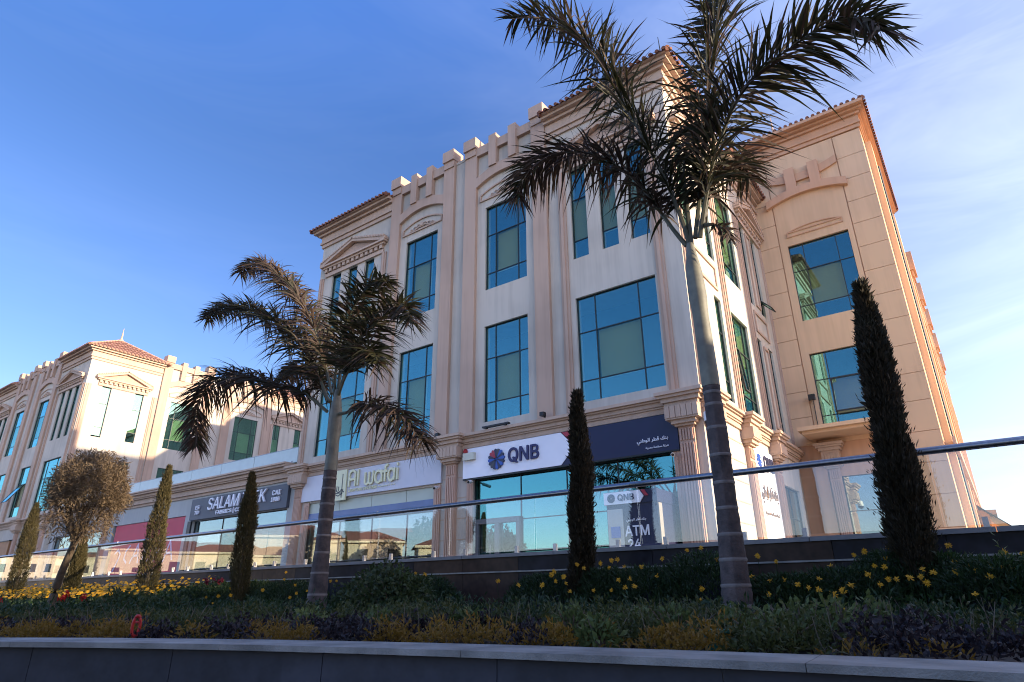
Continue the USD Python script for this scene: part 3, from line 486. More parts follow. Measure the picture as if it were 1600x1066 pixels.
# inside: dark rooms, roof, back
part(bank, 'interior_wall', G().box(-21.3, -5.55, -.2, 4.3, -4.0, -3.9).box(-21.3, -5.55, 4.5, 15.5, -2.6, -2.5), 'dark', F)
part(bank, 'floor_slab', G().box(-21.3, -5.55, 4.35, 4.65, -2.5, -.32).box(-21.3, -5.55, 9.0, 9.3, -2.5, -.32).box(-21.3, -5.55, 13.4, 13.7, -2.5, -.32), 'concrete', F)
part(bank, 'interior_wall', G().box(18.0, 24.3, -.2, 15.5, -2.2, -2.1), 'dark', S)
part(bank, 'back_wall', G().box(-21.65, -21.35, 15.303, 21.4, -.2, 15.6).box(-21.65, -9.0, 21.1, 21.4, -.2, 15.6).box(-9.3, -9.0, 21.403, 24.44, -.2, 15.6), 'cream')
part(bank, 'roof_slab', G().box(-21.3, -5.55, 15.31, 21.05, 15.3, 15.55).box(-8.95, -5.55, 21.1, 24.4, 15.3, 15.55), 'concrete')

# ================================================================== entrance wing
wing = thing('entrance_wing', 'tan four storey wing of large stone panels with a beam relief high on its front', 'building', (-3, 24.45, -.2))
F = FRONT(24.45)
wh = [(-4.15, -1.94, 9.71, 13.0), (-4.15, -1.94, 5.40, 8.36), (-3.95, -1.5, -.2, 3.78)]
wall(wing, F, -5.6, -.73, -.2, 17.26, wh, 'tan_trim', n1=-.012)
js = [-.2, .9, 1.9, 2.92, 3.94, 4.96, 6.0, 6.97, 8.0, 9.04, 10.06, 11.08, 12.11, 13.13, 14.12, 15.14, 16.15, 17.24]
for j in range(len(js)-1):
    for a, b in ((-5.2, -4.45), (-1.74, -.73)):
        if a < -4 and js[j] < 4.9: continue
        part(wing, 'wall_panel', G().box(a+.012, b-(.012 if a < -4 else 0), js[j]+.009, js[j+1]-.009, -.01, .022), 'tan', F)
cp = sbox(-4.426, 4.96, -1.764, 17.24)
for a, b, c, d in wh[:2]: cp = cp.difference(sbox(a, c, b, d))
part(wing, 'wall_panel', G().prism(cp, -.01, .024), 'tan', F)
big(wing, F, -4.15, -1.94, 9.71, 13.0); big(wing, F, -4.15, -1.94, 5.40, 8.36, openc=(1, 1, .16))
def sag(u0, u1, z0, z1, bend, n=12):
    u = np.linspace(u0, u1, n); k = bend*(1-((u-(u0+u1)/2)/((u1-u0)/2))**2)
    return Polygon(list(zip(u, z0+k)) + list(zip(u[::-1], (z1+k)[::-1])))
lo = unary_union([sag(-4.64, -1.58, 14.85, 15.19, .30), sbox(-3.75, 15.2, -3.35, 16.44), sbox(-2.83, 15.2, -2.44, 16.42)])
br = part(wing, 'beam_relief', G().prism(lo, .026, .20), 'tan_trim', F)
for pc in sag(-4.45, -1.77, 16.03, 16.38, -.26).difference(lo.buffer(.004)).geoms: part(br, 'upper_beam', G().prism(pc, .026, .12), 'tan_trim', F)
P = sag(-4.1, -2.03, 13.36, 13.60, 0).union(sag(-4.1, -2.03, 13.56, 13.60, .15))
part(wing, 'relief_panel', G().prism(P.difference(P.buffer(-.05, join_style=2)), .026, .06), 'tan_trim', F)
eaves(wing, -5.2, -.73, 24.45, 33.3, 17.28, (0, 1, 1, 1), 'tan_trim', .75)
part(wing, 'gutter', G().box(-5.2, -.36, 23.86, 23.95, 18.05, 18.18), 'tan_trim')
hip_roof(wing, -5.3, -.33, 23.9, 33.8, 18.20, .75, 'ES', spire=False)
part(wing, 'finial', G().tube([(-4.15, 26.4, 18.1), (-4.15, 26.4, 19.7), (-4.15, 26.4, 19.8), (-4.15, 26.4, 20.95)], [.18, .15, .07, .015], 8), 'cornice', smooth=40)
# flank with its piers and the rest of the wing behind
SW = SIDE(-.73)
part(wing, 'side_wall', G().box(24.752, 33.3, -.2, 17.26, -.3, .0), 'tan', SW)
for a, b, n in ((25.6, 26.6, .22), (29.0, 29.9, .22), (32.3, 33.3, .24)): part(wing, 'pier', G().box(a, b, -.2, 17.26, .002, n), 'tan', SW)
part(wing, 'downpipe', G().tube([(27.3, 0, .20), (27.3, 17.0, .20)], .07, 8), 'frame', SW)
part(wing, 'cornice', G().box(33.4, 60, 12.5, 12.8, .002, .25).box(33.4, 60, 8.4, 8.7, .002, .2).box(24.8, 60, 4.4, 4.75, .24, .34), 'cornice', SW)
part(wing, 'rear_block', G().box(-5.2, -.73, 33.302, 60, -.2, 16.0), 'tan')
for y in (36.0, 40.5, 45.0, 50.0, 55.0):
    part(wing, 'rear_pier', G().box(y, y+1.0, -.2, 16.0, .002, .26).box(y-.12, y+1.12, 15.7, 16.75, -.6, .45).box(y-.06, y+1.06, 15.35, 15.697, .262, .34), 'tan_trim', SW)
part(wing, 'side_porch', G().box(34.5, 60, 3.1, 3.3, .262, .9).box(34.5, 35.0, -.2, 3.1, .3, .62), 'tan_trim', SW)
part(wing, 'side_awning', G().raw([(34, 3.5, .27), (38, 3.5, .27), (38, 2.5, 1.35), (34, 2.5, 1.35), (34, 3.44, .27), (38, 3.44, .27), (38, 2.44, 1.35), (34, 2.44, 1.35)], [(0, 1, 2, 3), (7, 6, 5, 4), (3, 2, 6, 7), (0, 3, 7, 4), (1, 5, 6, 2), (0, 4, 5, 1)]), 'frame', SW)
part(wing, 'canopy', G().box(-4.75, -1.8, 5.21, 5.34, .03, 1.45).box(-4.65, -1.9, 5.10, 5.207, .03, 1.3), 'tan', F)
column(wing, F, -4.06, w=.36, zt=4.9, bw=.7)
part(wing, 'pilaster', G().box(-4.66, -4.28, -.2, 4.9, .003, .10), 'tan_trim', F)
window(wing, F, -3.95, -1.5, -.2, 3.78, (-2.72,), (2.6,), (), 'shopglass')
part(wing, 'interior_wall', G().box(-5.1, -.9, -.2, 17.0, -2.2, -2.1), 'dark', F)

# ================================================================== low shop block between the two buildings
pod = thing('shop_block', 'low grey and peach shop block with a glass edged roof terrace joining the two buildings', 'building', (-33, 15, -.2))
F = FRONT(15.0)
wall(pod, F, -45.2, -21.652, -.2, 4.30, [(-29.0, -22.0, -.2, 3.24), (-37.0, -29.72, -.2, 3.54), (-44.6, -38.2, -.2, 3.4)], 'podium')
g = G()
for a, b, n in ((4.302, 4.42, .06), (4.423, 4.50, .14), (4.503, 4.66, .10), (4.663, 4.72, .20), (4.723, 4.84, .26), (4.843, 4.93, .38), (4.933, 5.0, .44)): g.box(-45.2, -21.92, a, b, -.3, n)
part(pod, 'cornice', g, 'cornice', F)
part(pod, 'terrace_slab', G().box(-45.2, -21.652, 4.7, 4.9, -14, -.302), 'concrete', F)
part(pod, 'interior_wall', G().box(-45.0, -21.7, -.2, 4.3, -5.0, -4.9), 'dark', F)
column(pod, F, -37.75, zt=4.28, bw=.7)
window(pod, F, -29.0, -22.0, -.2, 3.24, (-26.7, -24.3), (), (), 'shopglass', n=-.14)
window(pod, F, -44.6, -38.2, -.2, 3.4, (-42.4, -40.3), (2.3,), (), 'shopglass', n=-.14)
part(pod, 'dark_jamb', G().box(-29.3, -29.02, -.2, 3.24, .003, .08), 'frame', F)
ter = thing('terrace_railing', 'row of frosted glass panels along the roof terrace edge', 'railing', (-33, 15, 5))
xs = [-45.15 + i*2.55 for i in range(9)] + [-21.7]
for a, b in zip(xs[:-1], xs[1:]):
    pg = part(ter, 'panel', G().box(a+.015, b-.015, 5.02, 5.60, -.012, .012), 'frost', F)
    for u in (a+.35, b-.35): part(pg, 'clamp', G().box(u-.03, u+.03, 5.0, 5.09, -.035, .04), 'steel', F)
part(ter, 'rail', G().box(-45.15, -21.7, 5.602, 5.625, -.02, .02), 'steel', F)

# ================================================================== left building
lb = thing('corner_building', 'sunlit cream corner building at the left with a tiled pyramid roof and battlements', 'building', (-45.2, 14.75, -.2))
F = FRONT(14.75); S = SIDE(-45.2)
TF = [(-49.8, -45.2), (-62.9, -58.4)]; AF = [(-53.75, -50.05), (-58.35, -54.65)]
slF = [(-48.92, -48.32), (-47.84, -47.22), (-46.75, -46.12), (-62.0, -61.4), (-60.95, -60.3), (-59.9, -59.2)]
holes = [(a, b, Z3, Z4) for a, b in slF] + [(-48.9, -46.1, Z1, Z2), (-62.0, -59.2, Z1, Z2)]
for u0, u1 in AF:
    a, b = arch_windows(u0, u1); holes += [(a, b, Z1, Z2), (a, b, Z3, Z4)]
wall(lb, F, -75, -45.2, 4.4, 15.6, holes)
for a, b in slF: slim(lb, F, a, b, Z3, Z4, lo=.0)
big(lb, F, -48.9, -46.1, Z1, Z2); big(lb, F, -62.0, -59.2, Z1, Z2)
for i, (u0, u1) in enumerate(AF):
    a, b = arch_windows(u0, u1); arch_plate(lb, F, u0, u1)
    big(lb, F, a, b, Z3, Z4); big(lb, F, a, b, Z1, Z2, openc=(1, 1, .55) if i == 0 else None)
for u in (-49.75, -45.62, -62.85, -58.75): fillets(lb, F, u, u+.3, 4.78, 13.06)
pediment(lb, F, -49.7, -45.5, 13.06); pediment(lb, F, -62.7, -58.6, 13.06)
eaves(lb, -49.8, -45.2, 14.75, 19.3, 14.70, (0, 1, 1, 0)); eaves(lb, -62.9, -58.4, 14.75, 19.3, 14.70, (0, 0, 1, 0))
hip_roof(lb, -49.8, -44.72, 14.25, 19.6, 15.52, 1.6, m='tile_pale', pitch=.25); hip_roof(lb, -62.9, -58.4, 14.25, 19.6, 15.52, 1.45, 'S', m='tile_pale')
cornice(lb, F, -62.9, -45.2, ends=(0, 1))
for uc in (-45.7, -50.0, -54.2, -58.4): column(lb, F, uc)
wall(lb, F, -75, -45.2, -.2, 4.398, [(-49.4, -46.3, -.2, 3.6), (-53.6, -50.6, -.2, 3.6), (-57.8, -54.8, -.2, 3.6)], 'cream_panel')
for a, b in ((-49.4, -46.3), (-53.6, -50.6), (-57.8, -54.8)): window(lb, F, a, b, -.2, 2.6, ((a+b)/2,), (), (), 'shopglass')
SL = [(15.75, 16.33), (17.83, 18.40), (28.62, 29.24), (30.62, 31.22)]; AS = [(19.36, 23.0), (24.2, 28.2)]
holes = [(a, b, c, d) for a, b in SL for c, d in ((Z1, Z2), (Z3, Z4))]
for u0, u1 in AS:
    a, b = arch_windows(u0, u1); holes += [(a, b, Z1, Z2), (a, b, Z3, Z4)]
wall(lb, S, 15.052, 33.0, 4.4, 15.6, holes)
for a, b in SL:
    for c, d in ((Z1, Z2), (Z3, Z4)): slim(lb, S, a, b, c, d, 'glass_green')
for u0, u1 in AS:
    a, b = arch_windows(u0, u1); arch_plate(lb, S, u0, u1); big(lb, S, a, b, Z3, Z4, 'glass_green'); big(lb, S, a, b, Z1, Z2, 'glass_green')
part(lb, 'parapet', G().box(23.002, 24.198, 15.602, 15.72, -.3, .02), 'cream', S)
for u in (14.80, 18.98, 28.24, 32.6): fillets(lb, S, u, u+.30, 4.78, 13.06)
pediment(lb, S, 15.25, 18.85, 13.06); pediment(lb, S, 28.25, 31.9, 13.06)
eaves(lb, -49.8, -45.2, 28.2, 33.0, 14.70, (0, 1, 1, 1)); hip_roof(lb, -49.8, -44.72, 27.8, 33.4, 15.52, 1.4, 'ESN', m='tile_pale')
part(lb, 'back_wall', G().box(-75, -45.21, 32.7, 33.0, -.2, 15.6).box(-75, -74.7, 15.06, 32.69, -.2, 15.6).box(-45.5, -45.2, 15.06, 32.69, -.2, 4.398), 'cream')
part(lb, 'roof_slab', G().box(-74.6, -45.55, 15.1, 32.6, 15.3, 15.55), 'concrete')
part(lb, 'interior_wall', G().box(-74, -48, -.2, 15.5, -2.6, -2.5), 'dark', F); part(lb, 'interior_wall', G().box(17.5, 32.5, -.2, 15.5, -2.2, -2.1), 'dark', S)

# the rest of the block, behind the bank, and the neighbours across the court on the right: their shade falls into the picture
rear = thing('rear_building', 'cream rear building standing behind the bank', 'building', (-13, 32, -.2))
part(rear, 'wall', G().box(-24, -9, 29.4, 50, -.2, 17.2), 'cream'); part(rear, 'wall', G().box(-23.9, -16, 32.6, 49, 17.202, 19.4), 'cream')
part(rear, 'cornice', G().box(-24.2, -8.8, 29.2, 29.398, 16.4, 17.0), 'cornice')
nb = thing('stair_tower', 'slim cream stair tower across the entrance court', 'tower', (12.5, 27, -.2))
part(nb, 'wall', G().box(12, 13.2, 25.8, 28.0, -.2, 22), 'cream'); part(nb, 'cornice', G().box(11.9, 13.3, 25.7, 28.1, 22.002, 22.3), 'cornice')
n2 = thing('neighbour_building', 'two storey tan building across the entrance court', 'building', (18, 0, -1.6))
part(n2, 'wall', G().box(12, 26, -34, 10.8, -1.6, 9.1).box(12, 13.6, 12.7, 15.1, -1.6, 9.1), 'tan'); part(n2, 'link', G().box(12.02, 13.6, 10.802, 12.698, -1.6, 6.3), 'tan'); part(n2, 'parapet', G().box(11.9, 26.1, -34.1, 10.8, 9.102, 9.4).box(11.9, 13.7, 12.7, 15.2, 9.102, 9.4), 'tan_trim')
# villas over the street, mirrored in the shop glass and the railing
def villa(cx, cy, w, d, h, lab):
    ang = math.radians(-48); c, q = math.cos(ang), math.sin(ang)
    RW = lambda v: np.stack([cx + v[:, 0]*c - v[:, 1]*q, cy + v[:, 0]*q + v[:, 1]*c, v[:, 2]], 1)
    FB = lambda v: RW(np.stack([-v[:, 0], d/2 + v[:, 2], v[:, 1]], 1))
    t = thing('villa', lab, 'building', (cx, cy, -1.6), 'villas over the street'); hs = []; n = max(2, int(w/3.2)); s = w/n
    for i in range(n):
        for z in np.arange(.2, h-2.0, 3.1): hs.append((-w/2+s*i+s*.3, -w/2+s*i+s*.7, z, z+1.7))
    wall(t, FB, -w/2, w/2, -1.6, h, hs, 'sunwall')
    for a, b, e, f in hs: part(t, 'window', G().box(a, b, e, f, -.2, -.12).box(a-.1, b+.1, e-.14, e-.004, .003, .12), 'frame', FB)
    part(t, 'wall', G().box(-w/2, w/2, -d/2, d/2-.302, -1.6, h), 'sunwall', RW)
    part(t, 'balcony', G().box(-w*.45, -w*.1, 2.9, 3.1, .003, 1.3).box(-w*.45, -w*.1, 3.1, 3.9, 1.2, 1.3), 'sunwall', FB)
    e = .5; b = G().raw([(-w/2-e, -d/2-e, h), (w/2+e, -d/2-e, h), (w/2+e, d/2+e, h), (-w/2-e, d/2+e, h), (-w/2+d*.4, 0, h+1.7), (w/2-d*.4, 0, h+1.7)], [(0, 1, 5), (0, 5, 4), (1, 2, 5), (2, 3, 4), (2, 4, 5), (3, 0, 4), (0, 2, 1), (0, 3, 2)])
    part(t, 'roof', b, 'tile', RW)
    part(t, 'eaves', G().box(-w/2-e, w/2+e, d/2, d/2+e, h-.3, h-.01).box(-w/2-.2, w/2+.2, d/2+.003, d/2+.2, h*.5, h*.5+.25), 'sunwall', RW)
for i, (a, b, w, d, h) in enumerate([(-58, -36, 11, 9, 6.0), (-76, -34, 13, 9, 7.4), (-97, -37, 14, 10, 6.4), (-120, -40, 16, 10, 8.0), (-148, -44, 18, 12, 8.0), (-190, -50, 26, 14, 10.0), (-240, -58, 30, 14, 11.0)]):
    villa(a, b, w, d, h, 'cream villa with orange tiled roof mirrored in the %s' % ['lighting shop window', 'fabric shop window', 'left railing glass', 'crimson hoarding glass', 'left part of the railing glass', 'far left railing glass', 'far left shop glass'][i])
def street_tree(x, y, h, R, seed, lab):
    rng = np.random.default_rng(seed); t = thing('street_tree', lab, 'tree', (x, y, -1.6), 'street trees between the villas')
    part(t, 'trunk', G().tube([(x, y, -1.7), (x+.1, y, h*.5), (x, y, h*.8)], [.25, .18, .06], 8), 'bark')
    n = 3500; d = unit(rng.normal(size=(n, 3))); r = R*(1+.5*(meshkit.fbm(d*2.2+seed, 3, seed)-.5)*2)*rng.uniform(.2, 1, n)**.4
    v, f = leaves(np.array([x, y, h*.72])+d*r[:, None]*[1, 1, 1.1], unit(d+rng.normal(0, .6, (n, 3))), .5, .25, rng); part(t, 'crown', G().raw(v, f), 'cypress')
# ================================================================== signs
def tm(txt, h, bold=True, depth=.03): return meshkit.text_mesh(txt, h, depth, bold)
def letters(t, txt, u, z, h, n, m, F, width=None, shear=0.0, depth=.03, bold=True, each=True):
    """lettering on a wall; width squeezes the line; one mesh for each character where they are large"""
    full = tm(txt, h, bold, depth); k = 1.0 if width is None else width/full.bounds[1, 0]
    if not each:
        v = np.array(full.vertices); v[:, 0] = v[:, 0]*k + shear*v[:, 1]; v += [u, z, n]
        part(t, 'lettering', G().raw(v, full.faces), m, F); return
    comps = full.split(only_watertight=False)
    for c in sorted(comps, key=lambda c: c.bounds[0, 0]):
        v = np.array(c.vertices); v[:, 0] = v[:, 0]*k + shear*v[:, 1]; v += [u, z, n]
        part(t, 'letter', G().raw(v, c.faces), m, F)
def arabic(key, u, z, h, n0, n1, width=None):
    P = unary_union([Polygon(r[0], r[1:]).buffer(0) for r in AR[key]]); x0, y0, x1, y1 = P.bounds
    k = h/(y1-y0) if width is None else width/(x1-x0)
    P = affinity.affine_transform(P, [k, 0, 0, k, u-x0*k, z-y0*k])
    return G().prism(P, n0, n1)
F = FRONT(15.0)
q = thing('bank_sign', 'white and navy bank sign reading QNB with a blue petal emblem, above the bank window', 'sign', (-9.4, 14.9, 3.85))
part(q, 'board', G().box(-12.92, -5.86, 3.37, 4.30, .005, .085), 'navy', F)
part(q, 'white_board', G().prism(Polygon([(-12.92, 3.375), (-9.32, 3.375), (-8.86, 3.84), (-9.30, 4.295), (-12.92, 4.295)]), .087, .105), 'white_sign', F)
part(q, 'red_stripe', G().prism(Polygon([(-9.27, 4.295), (-8.83, 3.84), (-8.60, 3.84), (-8.98, 4.295)]), .087, .10), 'red_sign', F)
part(q, 'lower_edge', G().box(-12.92, -5.86, 3.325, 3.368, .005, .10), 'black', F)
em = part(q, 'emblem', G().prism(Point(-11.58, 3.83).buffer(.06, 5), .107, .14), 'logo_blue', F)
for k in range(16):                                                   # petals round the emblem
    a = 2*math.pi*k/16 + .1; P = Polygon([(0.03, -.012), (.27, -.052), (.31, -.02), (.31, .02), (.27, .052), (.03, .012)])
    P = affinity.translate(affinity.rotate(P, a, (0, 0), True), -11.58, 3.83)
    cols = ['logo_blue', 'logo_dark', 'logo_blue', 'logo_grey', 'logo_dark', 'red_sign', 'red_sign', 'logo_dark', 'logo_blue', 'logo_dark', 'logo_grey', 'logo_dark', 'logo_blue', 'logo_dark', 'logo_blue', 'logo_dark']
    part(em, 'petal', G().prism(P, .107, .15), cols[k], F)
letters(q, 'QNB', -11.17, 3.68, .40, .107, 'navy_letter', F, width=1.13, depth=.04, bold=True)
part(q, 'arabic_lettering', arabic('ar1', -6.98, 3.60, .2, .087, .11, width=.86), 'white_letter', F)
part(q, 'arabic_lettering', arabic('ar2', -6.75, 3.46, .1, .087, .105, width=.63), 'white_letter', F)
a_ = thing('lighting_shop_sign', 'lilac grey shop sign reading Al wafai in cream letters', 'sign', (-17.4, 14.9, 3.85))
part(a_, 'board', G().box(-21.06, -13.86, 3.37, 4.30, .005, .085), 'grey_sign', F)
sq = part(a_, 'square_panel', G().box(-19.12, -18.42, 3.24, 4.32, .087, .15), 'yellow_cream', F)
g = G(); ch = [[(-18.62, 4.16), (-18.62, 3.62)], [(-18.95, 3.60), (-18.80, 3.52), (-18.62, 3.60), (-18.50, 3.52)], [(-19.0, 3.66), (-19.0, 3.56)], [(-18.9, 3.74), (-18.9, 3.60)], [(-18.8, 3.72), (-18.8, 3.58)], [(-18.66, 3.62), (-18.62, 3.34), (-18.58, 3.62)], [(-19.02, 3.48), (-18.8, 3.40), (-18.6, 3.48)], [(-18.95, 3.5), (-18.7, 3.5)]]
for c in ch: g.prism(LineString(c).buffer(.016), .151, .158)
part(sq, 'chandelier_mark', g, 'logo_grey', F)
w_ = .05
def stroke(pts, b=.042): return LineString(pts).buffer(b, cap_style=2, join_style=1)
def arcp(cx, cy, rx, ry, a0, a1, n=14): return [(cx+rx*math.cos(math.radians(a)), cy+ry*math.sin(math.radians(a))) for a in np.linspace(a0, a1, n)]
AL = [unary_union([stroke([(0, 0), (0, .42)] + arcp(.19, .42, .19, .17, 180, 0) + [(.38, 0)]), stroke([(0, .26), (.38, .26)])]),
      stroke([(.55, 0), (.55, .6)]),
      stroke([(.98, .44), (.98, .12)] + arcp(1.10, .12, .12, .12, 180, 360) + [(1.22, .44)] ).union(stroke(arcp(1.34, .12, .12, .12, 180, 360) + [(1.46, .46)])),
      stroke(arcp(1.78, .21, .2, .21, 20, 340, 20)).union(stroke([(1.98, 0), (1.98, .44)])),
      stroke([(2.16, 0), (2.16, .46)] + arcp(2.27, .46, .11, .13, 180, 70)).union(stroke([(2.04, .36), (2.30, .36)])),
      stroke(arcp(2.52, .21, .17, .21, 20, 340, 20)).union(stroke([(2.70, 0), (2.70, .44)])),
      stroke([(2.86, 0), (2.86, .42)]).union(sbox(2.82, .50, 2.90, .60))]
for P in AL: part(a_, 'letter', G().prism(affinity.affine_transform(P, [.86, 0, 0, .95, -18.28, 3.68]), .09, .15), 'yellow_cream', F)
letters(a_, 'LIGHTING SYSTEMS', -18.33, 3.50, .095, .087, 'yellow_cream', F, width=1.5, each=False, depth=.02)
part(a_, 'underline', G().box(-16.78, -16.3, 3.53, 3.55, .087, .105).box(-16.25, -16.2, 3.53, 3.56, .087, .105).box(-16.12, -16.07, 3.53, 3.56, .087, .105).box(-15.99, -15.94, 3.53, 3.56, .087, .105), 'yellow_cream', F)
s_ = thing('fabric_shop_sign', 'charcoal sign of the fabric and curtain shop with raised white letters', 'sign', (-25.5, 14.9, 3.7))
part(s_, 'board', G().box(-29.1, -21.88, 3.26, 4.18, .005, .14), 'dark_sign', F)
for tx_, u_, wd_ in (('SALAM', -27.62, 2.42), ('T', -25.0, .42), ('EK', -24.2, .92)): letters(s_, tx_, u_, 3.60, .50, .15, 'white_letter', F, width=wd_, shear=.12, depth=.07, bold=False)
letters(s_, 'FABRICS | CURTAINS', -26.9, 3.37, .15, .142, 'white_letter', F, width=3.0, depth=.05)
for txt, u, z, h in (('ES', -28.66, 3.70, .16), ('TD', -28.66, 3.48, .16), ('CAI', -22.88, 3.80, .18), ('1980', -22.9, 3.55, .16)): letters(s_, txt, u, z, h, .142, 'white_letter', F, depth=.05, width={'ES': .36, 'TD': .36, 'CAI': .56, '1980': .56}[txt])
h_ = thing('crimson_hoarding', 'crimson shop hoarding with large hand drawn pale letters, left of the fabric shop', 'sign', (-33.2, 14.9, 1.7))
part(h_, 'board', G().box(-36.7, -29.78, .0, 3.52, -.12, -.03), 'red_board', F)
HL = [[(-36.2, 2.15), (-35.9, 2.32), (-35.6, 2.1), (-35.75, 1.8), (-36.1, 1.3)], [(-34.7, 2.45), (-35.05, 2.2), (-35.1, 1.85), (-34.8, 1.68)], [(-34.4, 1.65), (-33.85, 2.5), (-33.6, 1.65)], [(-34.2, 1.95), (-33.7, 1.98)], [(-33.2, 1.6), (-33.1, 2.5)], [(-32.5, 2.45), (-33.1, 2.05), (-32.5, 1.6)], [(-32.1, 1.6), (-32.0, 2.5), (-31.6, 2.4), (-31.6, 2.1), (-32.0, 2.0)], [(-31.15, 1.6), (-30.75, 2.5), (-30.35, 1.68)], [(-31.0, 1.95), (-30.5, 1.98)]]
for c in HL: part(h_, 'letter_stroke', G().prism(LineString(c).buffer(.05), -.028, -.018), 'hoard_letter', F)
for i, (nm, u0, u1, z0, z1, m, lab) in enumerate([('shop_fascia', -49.3, -46.4, 2.62, 3.9, 'bronze', 'brown shop fascia at the foot of the left building, nearest its corner'), ('shop_fascia', -53.5, -50.7, 2.62, 3.5, 'orange_cloth', 'orange brown shop fascia under the open window of the left building'), ('shop_fascia', -57.7, -54.9, 2.62, 3.6, 'green_board', 'green shop fascia at the far left edge of the photo')]):
    t = thing(nm, lab, 'sign', ((u0+u1)/2, 14.7, z0), 'shop fascias of the left building'); part(t, 'board', G().box(u0, u1, z0, z1, .005, .12), m, FRONT(14.75)); part(t, 'frame', G().box(u0, u1, z0-.05, z0-.003, .005, .16).box(u0, u1, z1+.003, z1+.05, .005, .16), 'frame', FRONT(14.75))
S = SIDE(-5.2)
w2 = thing('wall_sign', 'cream bank sign with dark Arabic lettering on the sunlit side wall', 'sign', (-5.1, 19.7, 2.5))
part(w2, 'board', G().box(18.72, 20.76, .2, 4.05, .003, .05), 'white_sign', S)
letters(w2, 'QNB', 19.6, 3.45, .42, .052, 'logo_dark', S, width=1.05)
g = G()
for k in range(8): g.prism(affinity.translate(affinity.rotate(Polygon([(.03, -.02), (.2, -.05), (.2, .05), (.03, .02)]), 45*k, (0, 0)), 19.2, 3.66), .052, .07)
part(w2, 'emblem', g, 'logo_blue', S)
P2 = arabic('ar1', 0, 0, .5, .052, .08, width=1.62); P2.v = [v*[1, 1.9, 1]+[18.95, 2.42, 0] for v in P2.v]; part(w2, 'arabic_lettering', P2, 'bronze', S)
part(w2, 'arabic_lettering', arabic('ar2', 19.05, 2.08, .2, .052, .07, width=1.45), 'bronze', S)
# ATM kiosk
k_ = thing('cash_machine_kiosk', 'navy cash machine kiosk with a white QNB band in front of the bank glass', 'cash machine', (-6.7, 14.3, -.2))
KF = FRONT(13.8); KS = SIDE(-6.1)
part(k_, 'body', G().box(-7.40, -6.1, 13.82, 14.82, -.2, 2.0), 'navy'); part(k_, 'header', G().box(-7.45, -6.08, 13.80, 14.83, 2.003, 2.30), 'navy')
part(k_, 'side_panel', G().box(13.84, 14.02, -.2, 1.98, .003, .03), 'kiosk_side', KS)
part(k_, 'white_band', G().prism(Polygon([(-7.44, 2.01), (-6.50, 2.01), (-6.40, 2.15), (-6.50, 2.29), (-7.44, 2.29)]), .003, .03), 'white_sign', KF)
part(k_, 'red_stripe', G().prism(Polygon([(-6.47, 2.29), (-6.37, 2.15), (-6.28, 2.15), (-6.38, 2.29)]), .003, .025), 'red_sign', KF)
letters(k_, 'QNB', -7.08, 2.085, .14, .032, 'logo_dark', KF, width=.44, depth=.012)
g = G()
for k in range(12): g.prism(affinity.translate(affinity.rotate(Polygon([(.02, -.008), (.10, -.022), (.10, .022), (.02, .008)]), 30*k, (0, 0)), -7.24, 2.15), .032, .045)
part(k_, 'emblem', g, 'logo_dark', KF)
part(k_, 'screen_panel', G().box(-7.38, -6.98, -.1, 1.9, -.018, .0), 'podium', KF)
letters(k_, 'ATM', -6.96, 1.28, .22, -.018, 'white_letter', KF, width=.62, depth=.012); letters(k_, '24', -6.92, 1.0, .2, -.018, 'white_letter', KF, width=.34, depth=.012)
part(k_, 'arabic_lettering', arabic('ar1', -6.9, 1.58, .1, -.018, -.006, width=.5), 'white_letter', KF)
part(k_, 'screen', G().box(-7.3, -7.06, 1.25, 1.5, .002, .02), 'logo_blue', KF)
# small fittings
t = thing('alarm_siren', 'cream alarm box with a red lamp at the left end of the bank sign', 'alarm', (-12.7, 14.85, 4.0))
part(t, 'box', G().box(-12.84, -12.40, 3.92, 4.14, .107, .22), 'siren_box', FRONT(15.0)); part(t, 'lamp', G().tube([(-12.78, 4.16, .16), (-12.78, 4.24, .16), (-12.78, 4.29, .16)], [.07, .07, .03], 8), 'siren_red', FRONT(15.0))
t = thing('dome_camera', 'white security camera with a black dome on the building corner', 'camera', (-4.92, 14.62, 3.9))
prof = [(0, .12), (.02, .13), (.16, .13), (.2, .1)]
part(t, 'housing', G().tube([(-4.92, 14.62, 4.12), (-4.92, 14.62, 4.08), (-4.92, 14.62, 3.92), (-4.92, 14.62, 3.86)], [.06, .12, .13, .13], 12), 'housing', smooth=40)
part(t, 'dome', G().tube([(-4.92, 14.62, 3.857), (-4.92, 14.62, 3.82), (-4.92, 14.62, 3.77), (-4.92, 14.62, 3.73)], [.122, .12, .09, .03], 12), 'black', smooth=True)
part(t, 'arm', G().tube([(-5.15, 14.95, 4.05), (-5.0, 14.8, 4.05), (-4.92, 14.66, 4.05)], .03, 6), 'housing')
for x, z, lab in ((-12.55, 3.26, 'small white bullet camera under the left end of the bank sign'), (-6.03, 3.24, 'small white bullet camera under the right end of the bank sign'), (-13.95, 3.22, 'small white bullet camera at the right end of the lighting shop window')):
    t = thing('bullet_camera', lab, 'camera', (x, 14.8, z), 'small cameras over the shop windows'); part(t, 'body', G().tube([(x, 14.86, z), (x+.1, 14.62, z-.06)], .05, 8), 'housing'); part(t, 'lens', G().tube([(x+.101, 14.619, z-.061), (x+.11, 14.6, z-.066)], .038, 8), 'black'); part(t, 'bracket', G().tube([(x, 14.95, z+.02), (x, 14.87, z)], .025, 6), 'housing')
t = thing('flood_light', 'small black floodlight with a hanging cable on the tan wall', 'lamp', (-4.32, 24.3, 6.6))
